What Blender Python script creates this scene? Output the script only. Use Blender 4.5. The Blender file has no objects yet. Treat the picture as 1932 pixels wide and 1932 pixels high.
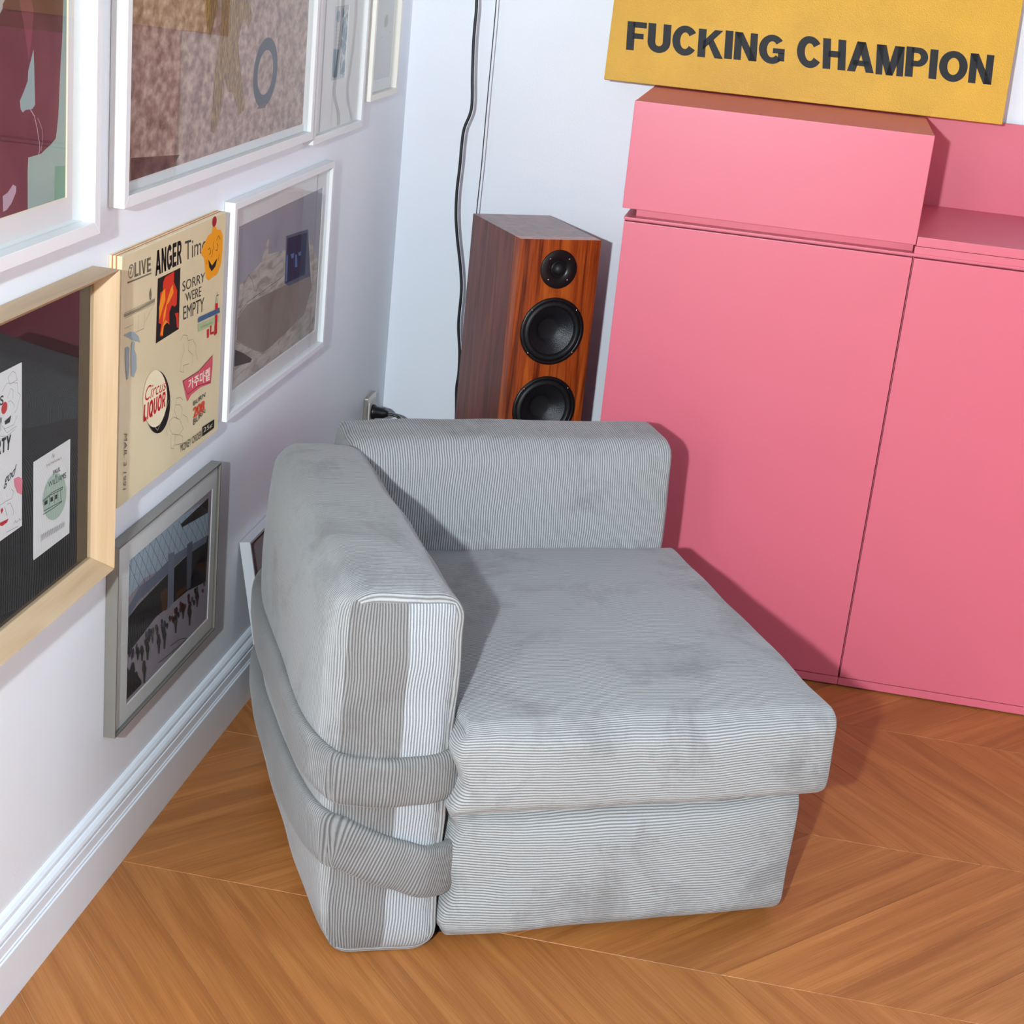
import bpy, bmesh, math, random
from mathutils import Vector, Matrix, noise
random.seed(7)
scene = bpy.context.scene
COL = scene.collection

# ------------------------------------------------------------------ camera
CR = ((0.97855905, 0.18190356, 0.09660885),
      (0.15091834, -0.31405577, -0.93733272),
      (-0.14016359, 0.93181547, -0.3347747))
CAM = Vector((0.9626, -4.0173, 1.55))
FPX, CPX = 3175.35, 966.0
cd = bpy.data.cameras.new('camera')
cd.sensor_fit = 'HORIZONTAL'; cd.sensor_width = 36.0
cd.lens = FPX / 1932.0 * 36.0
cd.clip_start = 0.02
cam = bpy.data.objects.new('camera', cd); COL.objects.link(cam)
rx, ry, rz = (Vector(r) for r in CR)
m = Matrix((rx, -ry, -rz)).transposed().to_4x4(); m.translation = CAM
cam.matrix_world = m
scene.camera = cam

# ------------------------------------------------------------------ world, flash, exposure
w = bpy.data.worlds.new('room_light'); scene.world = w; w.use_nodes = True
bg = w.node_tree.nodes['Background']
bg.inputs[0].default_value = (0.80, 0.91, 1.0, 1)
bg.inputs[1].default_value = 4.2  # sky strength set for fill through the added window
fl = bpy.data.lights.new('camera_flash', 'POINT')
fl.energy = 475.0; fl.color = (0.85, 0.95, 1.0); fl.shadow_soft_size = 0.035
fo = bpy.data.objects.new('camera_flash', fl); COL.objects.link(fo)
fo.location = (0.62, -4.55, 1.68)
pl_ = bpy.data.lights.new('added_window_portal', 'AREA'); pl_.shape = 'RECTANGLE'; pl_.size = 2.6; pl_.size_y = 1.7  # portal guiding sky light in through the added, unseen window
pl_.cycles.is_portal = True
po = bpy.data.objects.new('added_window_portal', pl_); COL.objects.link(po)
po.location = (4.70, -2.5, 1.65); po.rotation_euler = (0, math.radians(90), math.radians(90)); po.rotation_euler = Matrix(((0, 0, 1), (1, 0, 0), (0, 1, 0))).to_euler()
vs = scene.view_settings
vs.view_transform = 'Standard'; vs.look = 'None'; vs.gamma = 1.0; vs.exposure = 0.0
vs.use_curve_mapping = False
scene.cycles.caustics_reflective = False
scene.cycles.caustics_refractive = False

# ------------------------------------------------------------------ helpers
def ray(u, v):
    a, b = (u - CPX) / FPX, (v - CPX) / FPX
    return rx * a + ry * b + rz
def on_x(u, v, x):                      # pixel -> point on the wall plane at x
    d = ray(u, v); return CAM + d * ((x - CAM.x) / d.x)
def on_plane(u, v, p, n):
    d = ray(u, v); return CAM + d * ((p - CAM).dot(n) / d.dot(n))
def lin(c):
    c = c / 255.0
    return c / 12.92 if c <= 0.04045 else ((c + 0.055) / 1.055) ** 2.4
def rgb(r, g, b): return (lin(r), lin(g), lin(b), 1.0)

MATS = {}
def nodes(name):
    mt = bpy.data.materials.new(name); mt.use_nodes = True
    nt = mt.node_tree; return mt, nt, nt.nodes['Principled BSDF']
def mat(name, col, rough=0.5, spec=0.5, metal=0.0, coat=0.0, var=0.0, vscale=30.0, bump=0.0, bscale=200.0, stretch=None):
    if name in MATS: return MATS[name]
    mt, nt, b = nodes(name)
    b.inputs['Base Color'].default_value = col
    b.inputs['Roughness'].default_value = rough
    b.inputs['Specular IOR Level'].default_value = spec
    b.inputs['Metallic'].default_value = metal
    b.inputs['Coat Weight'].default_value = coat
    b.inputs['Coat Roughness'].default_value = 0.08
    tc = nt.nodes.new('ShaderNodeTexCoord'); src = tc.outputs['Object']
    if stretch:
        mp = nt.nodes.new('ShaderNodeMapping'); mp.inputs['Scale'].default_value = stretch
        nt.links.new(src, mp.inputs[0]); src = mp.outputs[0]
    if var > 0:
        n = nt.nodes.new('ShaderNodeTexNoise'); n.inputs['Scale'].default_value = vscale; n.inputs['Detail'].default_value = 5
        nt.links.new(src, n.inputs['Vector'])
        hs = nt.nodes.new('ShaderNodeHueSaturation'); hs.inputs['Color'].default_value = col
        mr = nt.nodes.new('ShaderNodeMapRange'); mr.inputs[1].default_value = 0.3; mr.inputs[2].default_value = 0.7
        mr.inputs[3].default_value = 1 - var; mr.inputs[4].default_value = 1 + var
        nt.links.new(n.outputs[0], mr.inputs[0]); nt.links.new(mr.outputs[0], hs.inputs['Value'])
        nt.links.new(hs.outputs[0], b.inputs['Base Color'])
    if bump > 0:
        n2 = nt.nodes.new('ShaderNodeTexNoise'); n2.inputs['Scale'].default_value = bscale; n2.inputs['Detail'].default_value = 3
        nt.links.new(src, n2.inputs['Vector'])
        bp = nt.nodes.new('ShaderNodeBump'); bp.inputs['Strength'].default_value = bump; bp.inputs['Distance'].default_value = 0.002
        nt.links.new(n2.outputs[0], bp.inputs['Height']); nt.links.new(bp.outputs[0], b.inputs['Normal'])
    MATS[name] = mt; return mt

def ramp(nt, stops):
    r = nt.nodes.new('ShaderNodeValToRGB'); e = r.color_ramp.elements
    while len(e) < len(stops): e.new(0.5)
    for el, (p, c) in zip(e, stops): el.position = p; el.color = c
    return r

def wood(name, dark, mid, light, axis, fine=1.0, rough=0.4, contrast=1.0, rand=0.0, coat=0.0):
    """grain runs along the local axis (0,1,2)"""
    mt, nt, b = nodes(name)
    tc = nt.nodes.new('ShaderNodeTexCoord')
    oi = nt.nodes.new('ShaderNodeObjectInfo')
    add = nt.nodes.new('ShaderNodeVectorMath'); add.operation = 'MULTIPLY_ADD'
    cmb = nt.nodes.new('ShaderNodeCombineXYZ')
    for i in range(3): nt.links.new(oi.outputs['Random'], cmb.inputs[i])
    add.inputs[1].default_value = (17.0, 23.0, 31.0)
    nt.links.new(cmb.outputs[0], add.inputs[0]); nt.links.new(tc.outputs['Object'], add.inputs[2])
    def mapping(s_along, s_across):
        mp = nt.nodes.new('ShaderNodeMapping'); s = [s_across] * 3; s[axis] = s_along
        mp.inputs['Scale'].default_value = s; nt.links.new(add.outputs[0], mp.inputs[0]); return mp
    m1 = mapping(1.6 * fine, 22 * fine); m2 = mapping(8 * fine, 420 * fine)
    n1 = nt.nodes.new('ShaderNodeTexNoise'); n1.inputs['Scale'].default_value = 1.0; n1.inputs['Detail'].default_value = 4; n1.inputs['Distortion'].default_value = 1.2
    n2 = nt.nodes.new('ShaderNodeTexNoise'); n2.inputs['Scale'].default_value = 1.0; n2.inputs['Detail'].default_value = 3
    nt.links.new(m1.outputs[0], n1.inputs['Vector']); nt.links.new(m2.outputs[0], n2.inputs['Vector'])
    mixf = nt.nodes.new('ShaderNodeMath'); mixf.operation = 'MULTIPLY_ADD'; mixf.inputs[1].default_value = 0.42 * contrast
    nt.links.new(n2.outputs[0], mixf.inputs[0])
    sub = nt.nodes.new('ShaderNodeMath'); sub.operation = 'SUBTRACT'; sub.inputs[1].default_value = 0.21 * contrast
    nt.links.new(n1.outputs[0], sub.inputs[0]); nt.links.new(sub.outputs[0], mixf.inputs[2])
    r = ramp(nt, [(0.28, dark), (0.5, mid), (0.72, light)])
    nt.links.new(mixf.outputs[0], r.inputs[0])
    out = r.outputs[0]
    if rand > 0:
        hs = nt.nodes.new('ShaderNodeHueSaturation')
        mr = nt.nodes.new('ShaderNodeMapRange'); mr.inputs[3].default_value = 1 - rand; mr.inputs[4].default_value = 1 + rand
        nt.links.new(oi.outputs['Random'], mr.inputs[0]); nt.links.new(mr.outputs[0], hs.inputs['Value'])
        nt.links.new(out, hs.inputs['Color']); out = hs.outputs[0]
    nt.links.new(out, b.inputs['Base Color'])
    b.inputs['Roughness'].default_value = rough; b.inputs['Coat Weight'].default_value = coat
    b.inputs['Specular IOR Level'].default_value = 0.35
    bp = nt.nodes.new('ShaderNodeBump'); bp.inputs['Strength'].default_value = 0.12; bp.inputs['Distance'].default_value = 0.001
    nt.links.new(n2.outputs[0], bp.inputs['Height']); nt.links.new(bp.outputs[0], b.inputs['Normal'])
    MATS[name] = mt; return mt

def tag(o, label=None, cat=None, group=None, kind=None):
    if label: o['label'] = label
    if cat: o['category'] = cat
    if group: o['group'] = group
    if kind: o['kind'] = kind
    return o
def empty(name, loc, rz=0.0):
    o = bpy.data.objects.new(name, None); COL.objects.link(o)
    o.location = loc; o.rotation_euler = (0, 0, rz); o.empty_display_size = 0.05; return o
def link_mesh(name, me, mats, parent=None, smooth=False):
    if not isinstance(mats, (list, tuple)): mats = [mats]
    for x in mats: me.materials.append(x)
    if smooth:
        for p in me.polygons: p.use_smooth = True
    o = bpy.data.objects.new(name, me); COL.objects.link(o)
    if parent is not None: o.parent = parent
    return o
def mesh(name, vs_, fs, mats, parent=None, smooth=False):
    me = bpy.data.meshes.new(name); me.from_pydata([tuple(v) for v in vs_], [], fs); me.update()
    bm = bmesh.new(); bm.from_mesh(me); bmesh.ops.recalc_face_normals(bm, faces=bm.faces); bm.to_mesh(me); bm.free()
    return link_mesh(name, me, mats, parent, smooth)
def box(name, lo, hi, mats, parent=None, bevel=0.0, seg=2):
    bm = bmesh.new(); bmesh.ops.create_cube(bm, size=1.0)
    for v in bm.verts:
        v.co = Vector([lo[i] + (v.co[i] + 0.5) * (hi[i] - lo[i]) for i in range(3)])
    if bevel > 0:
        bmesh.ops.bevel(bm, geom=list(bm.edges), offset=bevel, segments=seg, affect='EDGES', profile=0.7)
    me = bpy.data.meshes.new(name); bm.to_mesh(me); bm.free()
    return link_mesh(name, me, mats, parent)
def tube(name, pts, r, mats, parent=None, n=8, closed=False, sub=6):
    pts = [Vector(p) for p in pts]
    P = []
    for i in range(len(pts) - 1):                       # catmull-rom
        p0, p1, p2, p3 = pts[max(i - 1, 0)], pts[i], pts[i + 1], pts[min(i + 2, len(pts) - 1)]
        for k in range(sub):
            t = k / sub
            P.append(0.5 * ((2 * p1) + (p2 - p0) * t + (2 * p0 - 5 * p1 + 4 * p2 - p3) * t * t + (3 * p1 - p0 - 3 * p2 + p3) * t ** 3))
    P.append(pts[-1])
    V, F = [], []
    ref = Vector((0.3, 0.9, 0.1)).normalized()
    for i, p in enumerate(P):
        d = (P[min(i + 1, len(P) - 1)] - P[max(i - 1, 0)]).normalized()
        a = d.cross(ref).normalized(); b = d.cross(a)
        for k in range(n):
            th = 2 * math.pi * k / n
            V.append(p + a * (r * math.cos(th)) + b * (r * math.sin(th)))
    for i in range(len(P) - 1):
        for k in range(n):
            F.append((i * n + k, i * n + (k + 1) % n, (i + 1) * n + (k + 1) % n, (i + 1) * n + k))
    F.append(tuple(range(n))); F.append(tuple((len(P) - 1) * n + k for k in range(n)))
    return mesh(name, V, F, mats, parent, True)
def lathe(name, prof, mats, parent=None, n=48, axis='-y', center=(0, 0, 0), smooth=True):
    """profile (radius, out) revolved; 'out' points to local -y (towards the viewer of a front)"""
    V, F = [], []; cx, cy, cz = center
    for r, h in prof:
        for k in range(n):
            th = 2 * math.pi * k / n
            V.append((cx + r * math.cos(th), cy - h, cz + r * math.sin(th)))
    for i in range(len(prof) - 1):
        for k in range(n):
            F.append((i * n + k, i * n + (k + 1) % n, (i + 1) * n + (k + 1) % n, (i + 1) * n + k))
    if prof[-1][0] < 0.002: F.append(tuple((len(prof) - 1) * n + k for k in range(n)))
    return mesh(name, V, F, mats, parent, smooth)

# ------------------------------------------------------------------ materials of the setting
M_wall = mat('white_wall_paint', rgb(236, 240, 247), 0.42, 0.5, bump=0.10, bscale=260)
M_grey_wall = mat('bounce_cut_grey', rgb(100, 103, 110), 0.7, 0.3)  # unseen front wall and ceiling, kept dark to cut flash bounce
M_trim = mat('white_gloss_trim', rgb(232, 238, 246), 0.35, 0.5)
M_plank = wood('oak_plank', rgb(146, 89, 43), rgb(163, 102, 51), rgb(178, 116, 62), 0, 1.0, 0.45, 1.5, 0.07)
M_joint = mat('pale_joint_filler', rgb(206, 162, 118), 0.7, 0.2)

# ------------------------------------------------------------------ setting
tag(box('wall_left', (-0.12, -7.2, -0.05), (0, 0.12, 3.3), M_wall), kind='structure')
tag(box('wall_back', (0, 0, -0.05), (4.6, 0.12, 3.3), M_wall), kind='structure')
tag(box('wall_front', (0, -7.32, -0.05), (4.6, -7.2, 3.3), M_grey_wall), kind='structure')
tag(box('ceiling', (-0.12, -7.32, 3.3), (4.72, 0.12, 3.4), M_grey_wall), kind='structure')
wr = tag(box('wall_right', (4.6, -7.2, -0.05), (4.72, -3.8, 3.3), M_wall), kind='structure')
for a_, b_ in (((4.6, -1.2, -0.05), (4.72, 0.0, 3.3)), ((4.6, -3.8, -0.05), (4.72, -1.2, 0.8)), ((4.6, -3.8, 2.5), (4.72, -1.2, 3.3))):
    box('wall_section', a_, b_, M_wall, wr)
wn = tag(empty('added_window_1', (4.66, -2.5, 0.8)), kind='structure')  # added out of view so daylight fills the left wall
for a_, b_ in (((-0.03, -1.3, 0.0), (0.03, 1.3, 0.06)), ((-0.03, -1.3, 1.64), (0.03, 1.3, 1.70)), ((-0.03, -1.3, 0.06), (0.03, -1.24, 1.64)), ((-0.03, 1.24, 0.06), (0.03, 1.3, 1.64)), ((-0.03, -0.03, 0.06), (0.03, 0.03, 1.64))):
    box('added_window_frame', a_, b_, M_trim, wn)
floor = tag(box('floor', (0, -7.2, -0.05), (4.6, 0, -0.0012), M_joint), kind='structure')

def clip(poly, ax, val, keep_gt):
    out = []
    for i in range(len(poly)):
        a, b = poly[i], poly[(i + 1) % len(poly)]
        ia = a[ax] >= val if keep_gt else a[ax] <= val
        ib = b[ax] >= val if keep_gt else b[ax] <= val
        if ia: out.append(a)
        if ia != ib:
            t = (val - a[ax]) / (b[ax] - a[ax]); out.append((a[0] + t * (b[0] - a[0]), a[1] + t * (b[1] - a[1])))
    return out
PITCH, ROW, SH = 0.1675, 0.5, 0.447
def planks():
    for r in range(-5, 4):
        y0 = -1.7 + ROW * r; y1 = y0 + ROW
        if y1 < -5.0 or y0 > -0.01: continue
        leans_right = (r % 2 == 0)
        s = SH if leans_right else -SH
        xb = 0.688 + (0 if leans_right else SH)
        ang = math.atan2(ROW, s)
        ca, sa = math.cos(ang), math.sin(ang)
        for k in range(-12, 27):
            x = xb + k * PITCH
            g = 0.0008
            poly = [(x + g, y0 + g * 0.6), (x + PITCH - g, y0 + g * 0.6), (x + PITCH + s - g, y1 - g * 0.6), (x + s + g, y1 - g * 0.6)]
            poly = clip(poly, 0, 0.001, True)
            if len(poly) >= 3: poly = clip(poly, 0, 4.59, False)
            if len(poly) >= 3: poly = clip(poly, 1, -0.001, False)
            if len(poly) < 3: continue
            area = abs(sum(poly[i][0] * poly[(i + 1) % len(poly)][1] - poly[(i + 1) % len(poly)][0] * poly[i][1] for i in range(len(poly)))) / 2
            if area < 0.0015: continue
            cx = sum(p[0] for p in poly) / len(poly); cy = sum(p[1] for p in poly) / len(poly)
            loc = [((p[0] - cx) * ca + (p[1] - cy) * sa, -(p[0] - cx) * sa + (p[1] - cy) * ca) for p in poly]
            n = len(loc); V = []
            for (a, b) in loc: V.append((a, b, -0.012))
            for (a, b) in loc: V.append((a, b, -0.0008))
            for (a, b) in loc:
                L = math.hypot(a, b); q = max(0, 1 - 0.0008 / L); V.append((a * q, b * q, 0.0))
            F = [tuple(range(n - 1, -1, -1)), tuple(range(2 * n, 3 * n))]
            for i in range(n):
                j = (i + 1) % n
                F.append((i, j, n + j, n + i)); F.append((n + i, n + j, 2 * n + j, 2 * n + i))
            o = mesh('plank', V, F, M_plank, floor)
            o.location = (cx, cy, 0); o.rotation_euler = (0, 0, ang)
planks()

def extrude_profile(name, prof, a, b, along, mats):
    """prof: (out, z) from floor up; along 'y' on the left wall, 'x' on the back wall"""
    V, F = [], []
    pr = [(0, prof[0][1])] + prof + [(0, prof[-1][1])]
    for t in (a, b):
        for o_, z in pr: V.append((o_, t, z) if along == 'y' else (t, -o_, z))
    n = len(pr)
    for i in range(n): F.append((i, (i + 1) % n, n + (i + 1) % n, n + i))
    F.append(tuple(range(n))); F.append(tuple(range(n, 2 * n)))
    return mesh(name, V, F, mats)
BB = [(0.020, 0.0), (0.020, 0.083), (0.0185, 0.0848), (0.0130, 0.0850), (0.0130, 0.0860), (0.0180, 0.0866), (0.0180, 0.088),
      (0.0165, 0.090), (0.0160, 0.106), (0.0085, 0.1075), (0.0085, 0.1092), (0.0150, 0.1095), (0.0152, 0.114), (0.0135, 0.119), (0.0100, 0.1235),
      (0.0072, 0.1245), (0.0072, 0.1262), (0.0085, 0.128), (0.0078, 0.1325), (0.0045, 0.1375), (0.0010, 0.1400)]
tag(extrude_profile('baseboard_left', BB, -5.1, -0.02, 'y', M_trim), kind='structure')
tag(extrude_profile('baseboard_back', BB, 0.0, 0.60, 'x', M_trim), kind='structure')

tag(extrude_profile('baseboard_back', BB, 1.806, 4.6, 'x', M_trim), kind='structure')

# ------------------------------------------------------------------ pink cabinets
M_pink = mat('pink_satin_lacquer', rgb(214, 103, 121), 0.38, 0.5, bump=0.03, bscale=500)
M_dark = mat('dark_gap', rgb(40, 14, 18), 0.8)
M_white = mat('white_plastic', rgb(225, 225, 225), 0.5)
FY = -0.511
def lower_cabinet(x0, x1, label):
    r = empty('cabinet', ((x0 + x1) / 2, FY, 0)); tag(r, label, 'cabinet')
    c = (x0 + x1) / 2
    def L(a, b): return (a[0] - c, a[1] - FY, a[2]), (b[0] - c, b[1] - FY, b[2])
    box('body', *L((x0, FY + 0.020, 0.010), (x1, -0.012, 0.970)), M_pink, r, 0.001)
    box('door', *L((x0 + 0.0015, FY, 0.0235), (x1 - 0.0015, FY + 0.018, 0.966)), M_pink, r, 0.0012)
    box('plinth', *L((x0, FY + 0.001, 0.0035), (x1, FY + 0.019, 0.0215)), M_pink, r, 0.001)
    for fx in (x0 + 0.03, x1 - 0.03):
        for fy in (FY + 0.08, -0.06):
            lathe_foot = box('foot', *L((fx - 0.015, fy - 0.015, 0.0), (fx + 0.015, fy + 0.015, 0.0105)), M_dark, r, 0.002)
    return r
c1 = lower_cabinet(0.606, 1.2035, 'pink lacquered cupboard with a single door, beside the wooden loudspeaker')
c2 = lower_cabinet(1.2045, 1.802, 'pink lacquered cupboard with a single door, under the open pink niche')
box('glide_strip', (-0.17, 0.0225, 0.0), (0.00, 0.060, 0.0034), M_white, c2)['label'] = 'thin white strip under the plinth'
wt = empty('cabinet_top_board', (1.2, FY, 0.9755)); tag(wt, 'thin pink top board lying across the pink cupboards', 'board')
box('top_panel', (-0.594, 0.0, -0.0055), (0.602, 0.499, -0.0005), M_pink, wt, 0.0008)
box('spacer', (-0.572, 0.030, -0.0005), (0.002, 0.497, 0.0175), M_pink, wt, 0.0005)
box('spacer', (0.004, 0.001, -0.0005), (0.602, 0.497, 0.0145), M_pink, wt, 0.0008)
ub = empty('upper_cabinet', (0.905, FY, 0.993)); tag(ub, 'closed pink box cabinet with the yellow canvas standing on top', 'cabinet')
box('body', (-0.304, 0.019, 0.0), (0.2985, 0.499, 0.2185), M_pink, ub, 0.001)
box('front_panel', (-0.3045, 0.0, 0.0), (0.2990, 0.019, 0.2190), M_pink, ub, 0.0012)
nc = empty('niche_shelf', (1.505, FY, 0.991)); tag(nc, 'open pink shelf niche with a pink back panel beside the box cabinet', 'shelf')
box('shelf_board', (-0.2995, 0.0, 0.0), (0.299, 0.488, 0.019), M_pink, nc, 0.0012)
box('back_panel', (-0.2995, 0.488, 0.0), (0.299, 0.499, 0.219), M_pink, nc, 0.0008)

# ------------------------------------------------------------------ text and flat print
def text_mesh(s, bold=0.0, shear=0.0):
    cu = bpy.data.curves.new('t', 'FONT'); cu.body = s; cu.offset = bold; cu.shear = shear; cu.resolution_u = 4
    cu.fill_mode = 'BOTH'
    o = bpy.data.objects.new('t', cu); COL.objects.link(o)
    dg = bpy.context.evaluated_depsgraph_get(); dg.update()
    me = bpy.data.meshes.new_from_object(o.evaluated_get(dg))
    bpy.data.objects.remove(o); bpy.data.curves.remove(cu)
    return me
def lettering(name, s, quad, mats, parent, bold=0.0, shear=0.0, label=None):
    """quad: four 3D points (top-left, top-right, bottom-right, bottom-left) in the parent's space"""
    me = text_mesh(s, bold, shear)
    if not me.vertices: return None
    xs = [v.co.x for v in me.vertices]; ys = [v.co.y for v in me.vertices]
    x0, x1, y0, y1 = min(xs), max(xs), min(ys), max(ys)
    tl, tr, br, bl = quad
    for v in me.vertices:
        a = (v.co.x - x0) / (x1 - x0); b = (v.co.y - y0) / (y1 - y0)
        v.co = (bl * (1 - a) + br * a) * (1 - b) + (tl * (1 - a) + tr * a) * b
    me.materials.clear(); me.name = name
    o = link_mesh(name, me, mats, parent)
    if label: o['label'] = label
    return o
def Z(x0, y0, s, pts): return [(x0 + a * s, y0 + b * s) for a, b in pts]

def arc(cx, cy, ro, ri, a0, a1, n=22):
    out = []
    for i in range(n):
        t0 = math.radians(a0 + (a1 - a0) * i / n); t1 = math.radians(a0 + (a1 - a0) * (i + 1) / n)
        out.append([(cx + ro[0] * math.cos(t0), cy + ro[1] * math.sin(t0)), (cx + ro[0] * math.cos(t1), cy + ro[1] * math.sin(t1)),
                    (cx + ri[0] * math.cos(t1), cy + ri[1] * math.sin(t1)), (cx + ri[0] * math.cos(t0), cy + ri[1] * math.sin(t0))])
    return out
def rc(a, b, c, d): return [[(a, b), (c, b), (c, d), (a, d)]]
GLYPH = {
 'F': (0.70, rc(0, 0, .28, 1) + rc(.2, .80, .70, 1) + rc(.2, .41, .61, .60)),
 'U': (0.83, rc(0, .36, .28, 1) + rc(.55, .36, .83, 1) + arc(.415, .37, (.415, .385), (.135, .15), 180, 360)),
 'C': (0.87, arc(.46, .5, (.46, .525), (.175, .29), 35, 325, 34)),
 'K': (0.90, rc(0, 0, .28, 1) + [[(.18, .26), (.18, .56), (.58, 1), (.88, 1)], [(.36, .50), (.53, .68), (.92, 0), (.62, 0)]]),
 'I': (0.28, rc(0, 0, .28, 1)),
 'N': (0.82, rc(0, 0, .26, 1) + rc(.56, 0, .82, 1) + [[(0, 1), (.28, 1), (.82, 0), (.54, 0)]]),
 'G': (0.92, arc(.47, .5, (.47, .525), (.185, .29), 40, 318, 32) + rc(.50, .37, .92, .55) + rc(.69, .10, .92, .40)),
 'H': (0.82, rc(0, 0, .28, 1) + rc(.54, 0, .82, 1) + rc(.2, .40, .62, .61)),
 'A': (0.96, [[(0, 0), (.29, 0), (.62, 1), (.33, 1)], [(.67, 0), (.96, 0), (.63, 1), (.34, 1)]] + rc(.20, .20, .76, .38)),
 'M': (0.98, rc(0, 0, .24, 1) + rc(.74, 0, .98, 1) + [[(0, 1), (.34, 1), (.61, 0), (.37, 0)], [(.64, 1), (.98, 1), (.61, 0), (.37, 0)]]),
 'P': (0.78, rc(0, 0, .28, 1) + rc(.2, .81, .44, 1) + rc(.2, .36, .44, .55) + arc(.43, .68, (.35, .32), (.09, .115), -90, 90)),
 'O': (1.00, arc(.50, .5, (.50, .525), (.21, .29), 0, 360, 40)),
 'Q': (1.00, arc(.50, .5, (.50, .525), (.21, .29), 0, 360, 40) + [[(.50, .28), (.62, .36), (.98, -.02), (.82, -.10)]]),
 'E': (0.74, rc(0, 0, .28, 1) + rc(.2, .81, .72, 1) + rc(.2, .41, .67, .60) + rc(.2, 0, .74, .19)),
 'R': (0.86, rc(0, 0, .28, 1) + rc(.2, .81, .44, 1) + rc(.2, .38, .44, .56) + arc(.43, .69, (.35, .31), (.11, .12), -90, 90) + [[(.30, .42), (.56, .46), (.86, 0), (.58, 0)]]),
 'L': (0.70, rc(0, 0, .28, 1) + rc(.2, 0, .70, .20)),
 'V': (0.88, [[(0, 1), (.26, 1), (.54, 0), (.33, 0)], [(.62, 1), (.88, 1), (.54, 0), (.33, 0)]]),
 'T': (0.78, rc(0, .80, .78, 1) + rc(.27, 0, .51, .9)),
 'Y': (0.86, [[(0, 1), (.27, 1), (.55, .40), (.33, .40)], [(.59, 1), (.86, 1), (.55, .40), (.33, .40)]] + rc(.31, 0, .55, .45)),
}
def block_lettering(s, quad, m_, parent, gap=0.085, jitter=0.0, seed=1):
    rr = random.Random(seed); x = 0.0; polys = []
    for ch_ in s:
        w_, ps = GLYPH[ch_]; dy = rr.uniform(-jitter, jitter); ds = 1 + rr.uniform(-jitter, jitter)
        for q_ in ps: polys.append([(x + a_ * 1.0, b_ * ds + dy) for a_, b_ in q_])
        x += w_ + gap
    W_ = x - gap; tl, tr, br, bl = quad; V, F = [], []
    for q_ in polys:
        b0 = len(V)
        for a_, b_ in q_:
            a_ = a_ / W_; V.append((bl * (1 - a_) + br * a_) * (1 - b_) + (tl * (1 - a_) + tr * a_) * b_)
        F.append(tuple(range(b0, b0 + len(q_))))
    me = bpy.data.meshes.new('lettering'); me.from_pydata([tuple(v) for v in V], [], F); me.update()
    bm = bmesh.new(); bm.from_mesh(me); bmesh.ops.remove_doubles(bm, verts=bm.verts, dist=1e-7); bm.to_mesh(me); bm.free()
    return link_mesh('lettering', me, m_, parent)

class Print:
    """flat print on a wall plane, laid out from pixels; every later layer lies a hair above the last"""
    def __init__(self, root, x, sheet, step=0.00002): self.r, self.x, self.k, self.st, self.sh = root, x, 0, step, sheet
    def nx(self): self.k += 1; return self.x + self.k * self.st
    def P(self, pts, x): return [on_x(u, v, x) - self.r.location for u, v in pts]
    def poly(self, name, pts, m_):
        x = self.nx(); V = self.P(pts, x); return mesh(name, V, [tuple(range(len(V)))], m_, self.sh)
    def ell(self, name, c, ax, bx, m_, n=28, hole=None):
        pts = [(c[0] + ax[0] * math.cos(t) + bx[0] * math.sin(t), c[1] + ax[1] * math.cos(t) + bx[1] * math.sin(t)) for t in [2 * math.pi * i / n for i in range(n)]]
        if hole is None: return self.poly(name, pts, m_)
        x = self.nx(); V = self.P(pts + [(c[0] + (u - c[0]) * hole, c[1] + (v - c[1]) * hole) for u, v in pts], x)
        return mesh(name, V, [(i, (i + 1) % n, n + (i + 1) % n, n + i) for i in range(n)], m_, self.sh)
    def strokes(self, name, lines, wpx, m_):
        x = self.nx(); V, F = [], []
        if len(lines) > 1 and name in ('pink_specks', 'grey_specks', 'animal_sketch', 'sketch_lines', 'bracelets', 'house_sketch', 'signature', 'jug_drawing'):
            for ln in lines: self.strokes({'animal_sketch': 'sketch_line', 'house_sketch': 'sketch_line', 'signature': 'pen_stroke', 'jug_drawing': 'brush_stroke'}.get(name, name[:-1]), [ln], wpx, m_)
            return
        for ln in lines:
            Q = self.P(ln, x); w = wpx / 1450.0 / 2
            for i in range(len(Q) - 1):
                d = Q[i + 1] - Q[i]
                if d.length < 1e-6: continue
                nrm = Vector((0, -d.z, d.y)).normalized() * w; e = d.normalized() * w * 0.4
                b = len(V); V += [Q[i] - nrm - e, Q[i] + nrm - e, Q[i + 1] + nrm + e, Q[i + 1] - nrm + e]; F.append((b, b + 1, b + 2, b + 3))
        return mesh(name, V, F, m_, self.sh)
    def block(self, s, quad, m_, gap=0.085):
        x = self.nx(); return block_lettering(s, self.P(quad, x), m_, self.sh, gap)
    def text(self, s, quad, m_, bold=0.0, shear=0.0):
        x = self.nx(); return lettering('lettering', s, self.P(quad, x), m_, self.sh, bold, shear)

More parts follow.
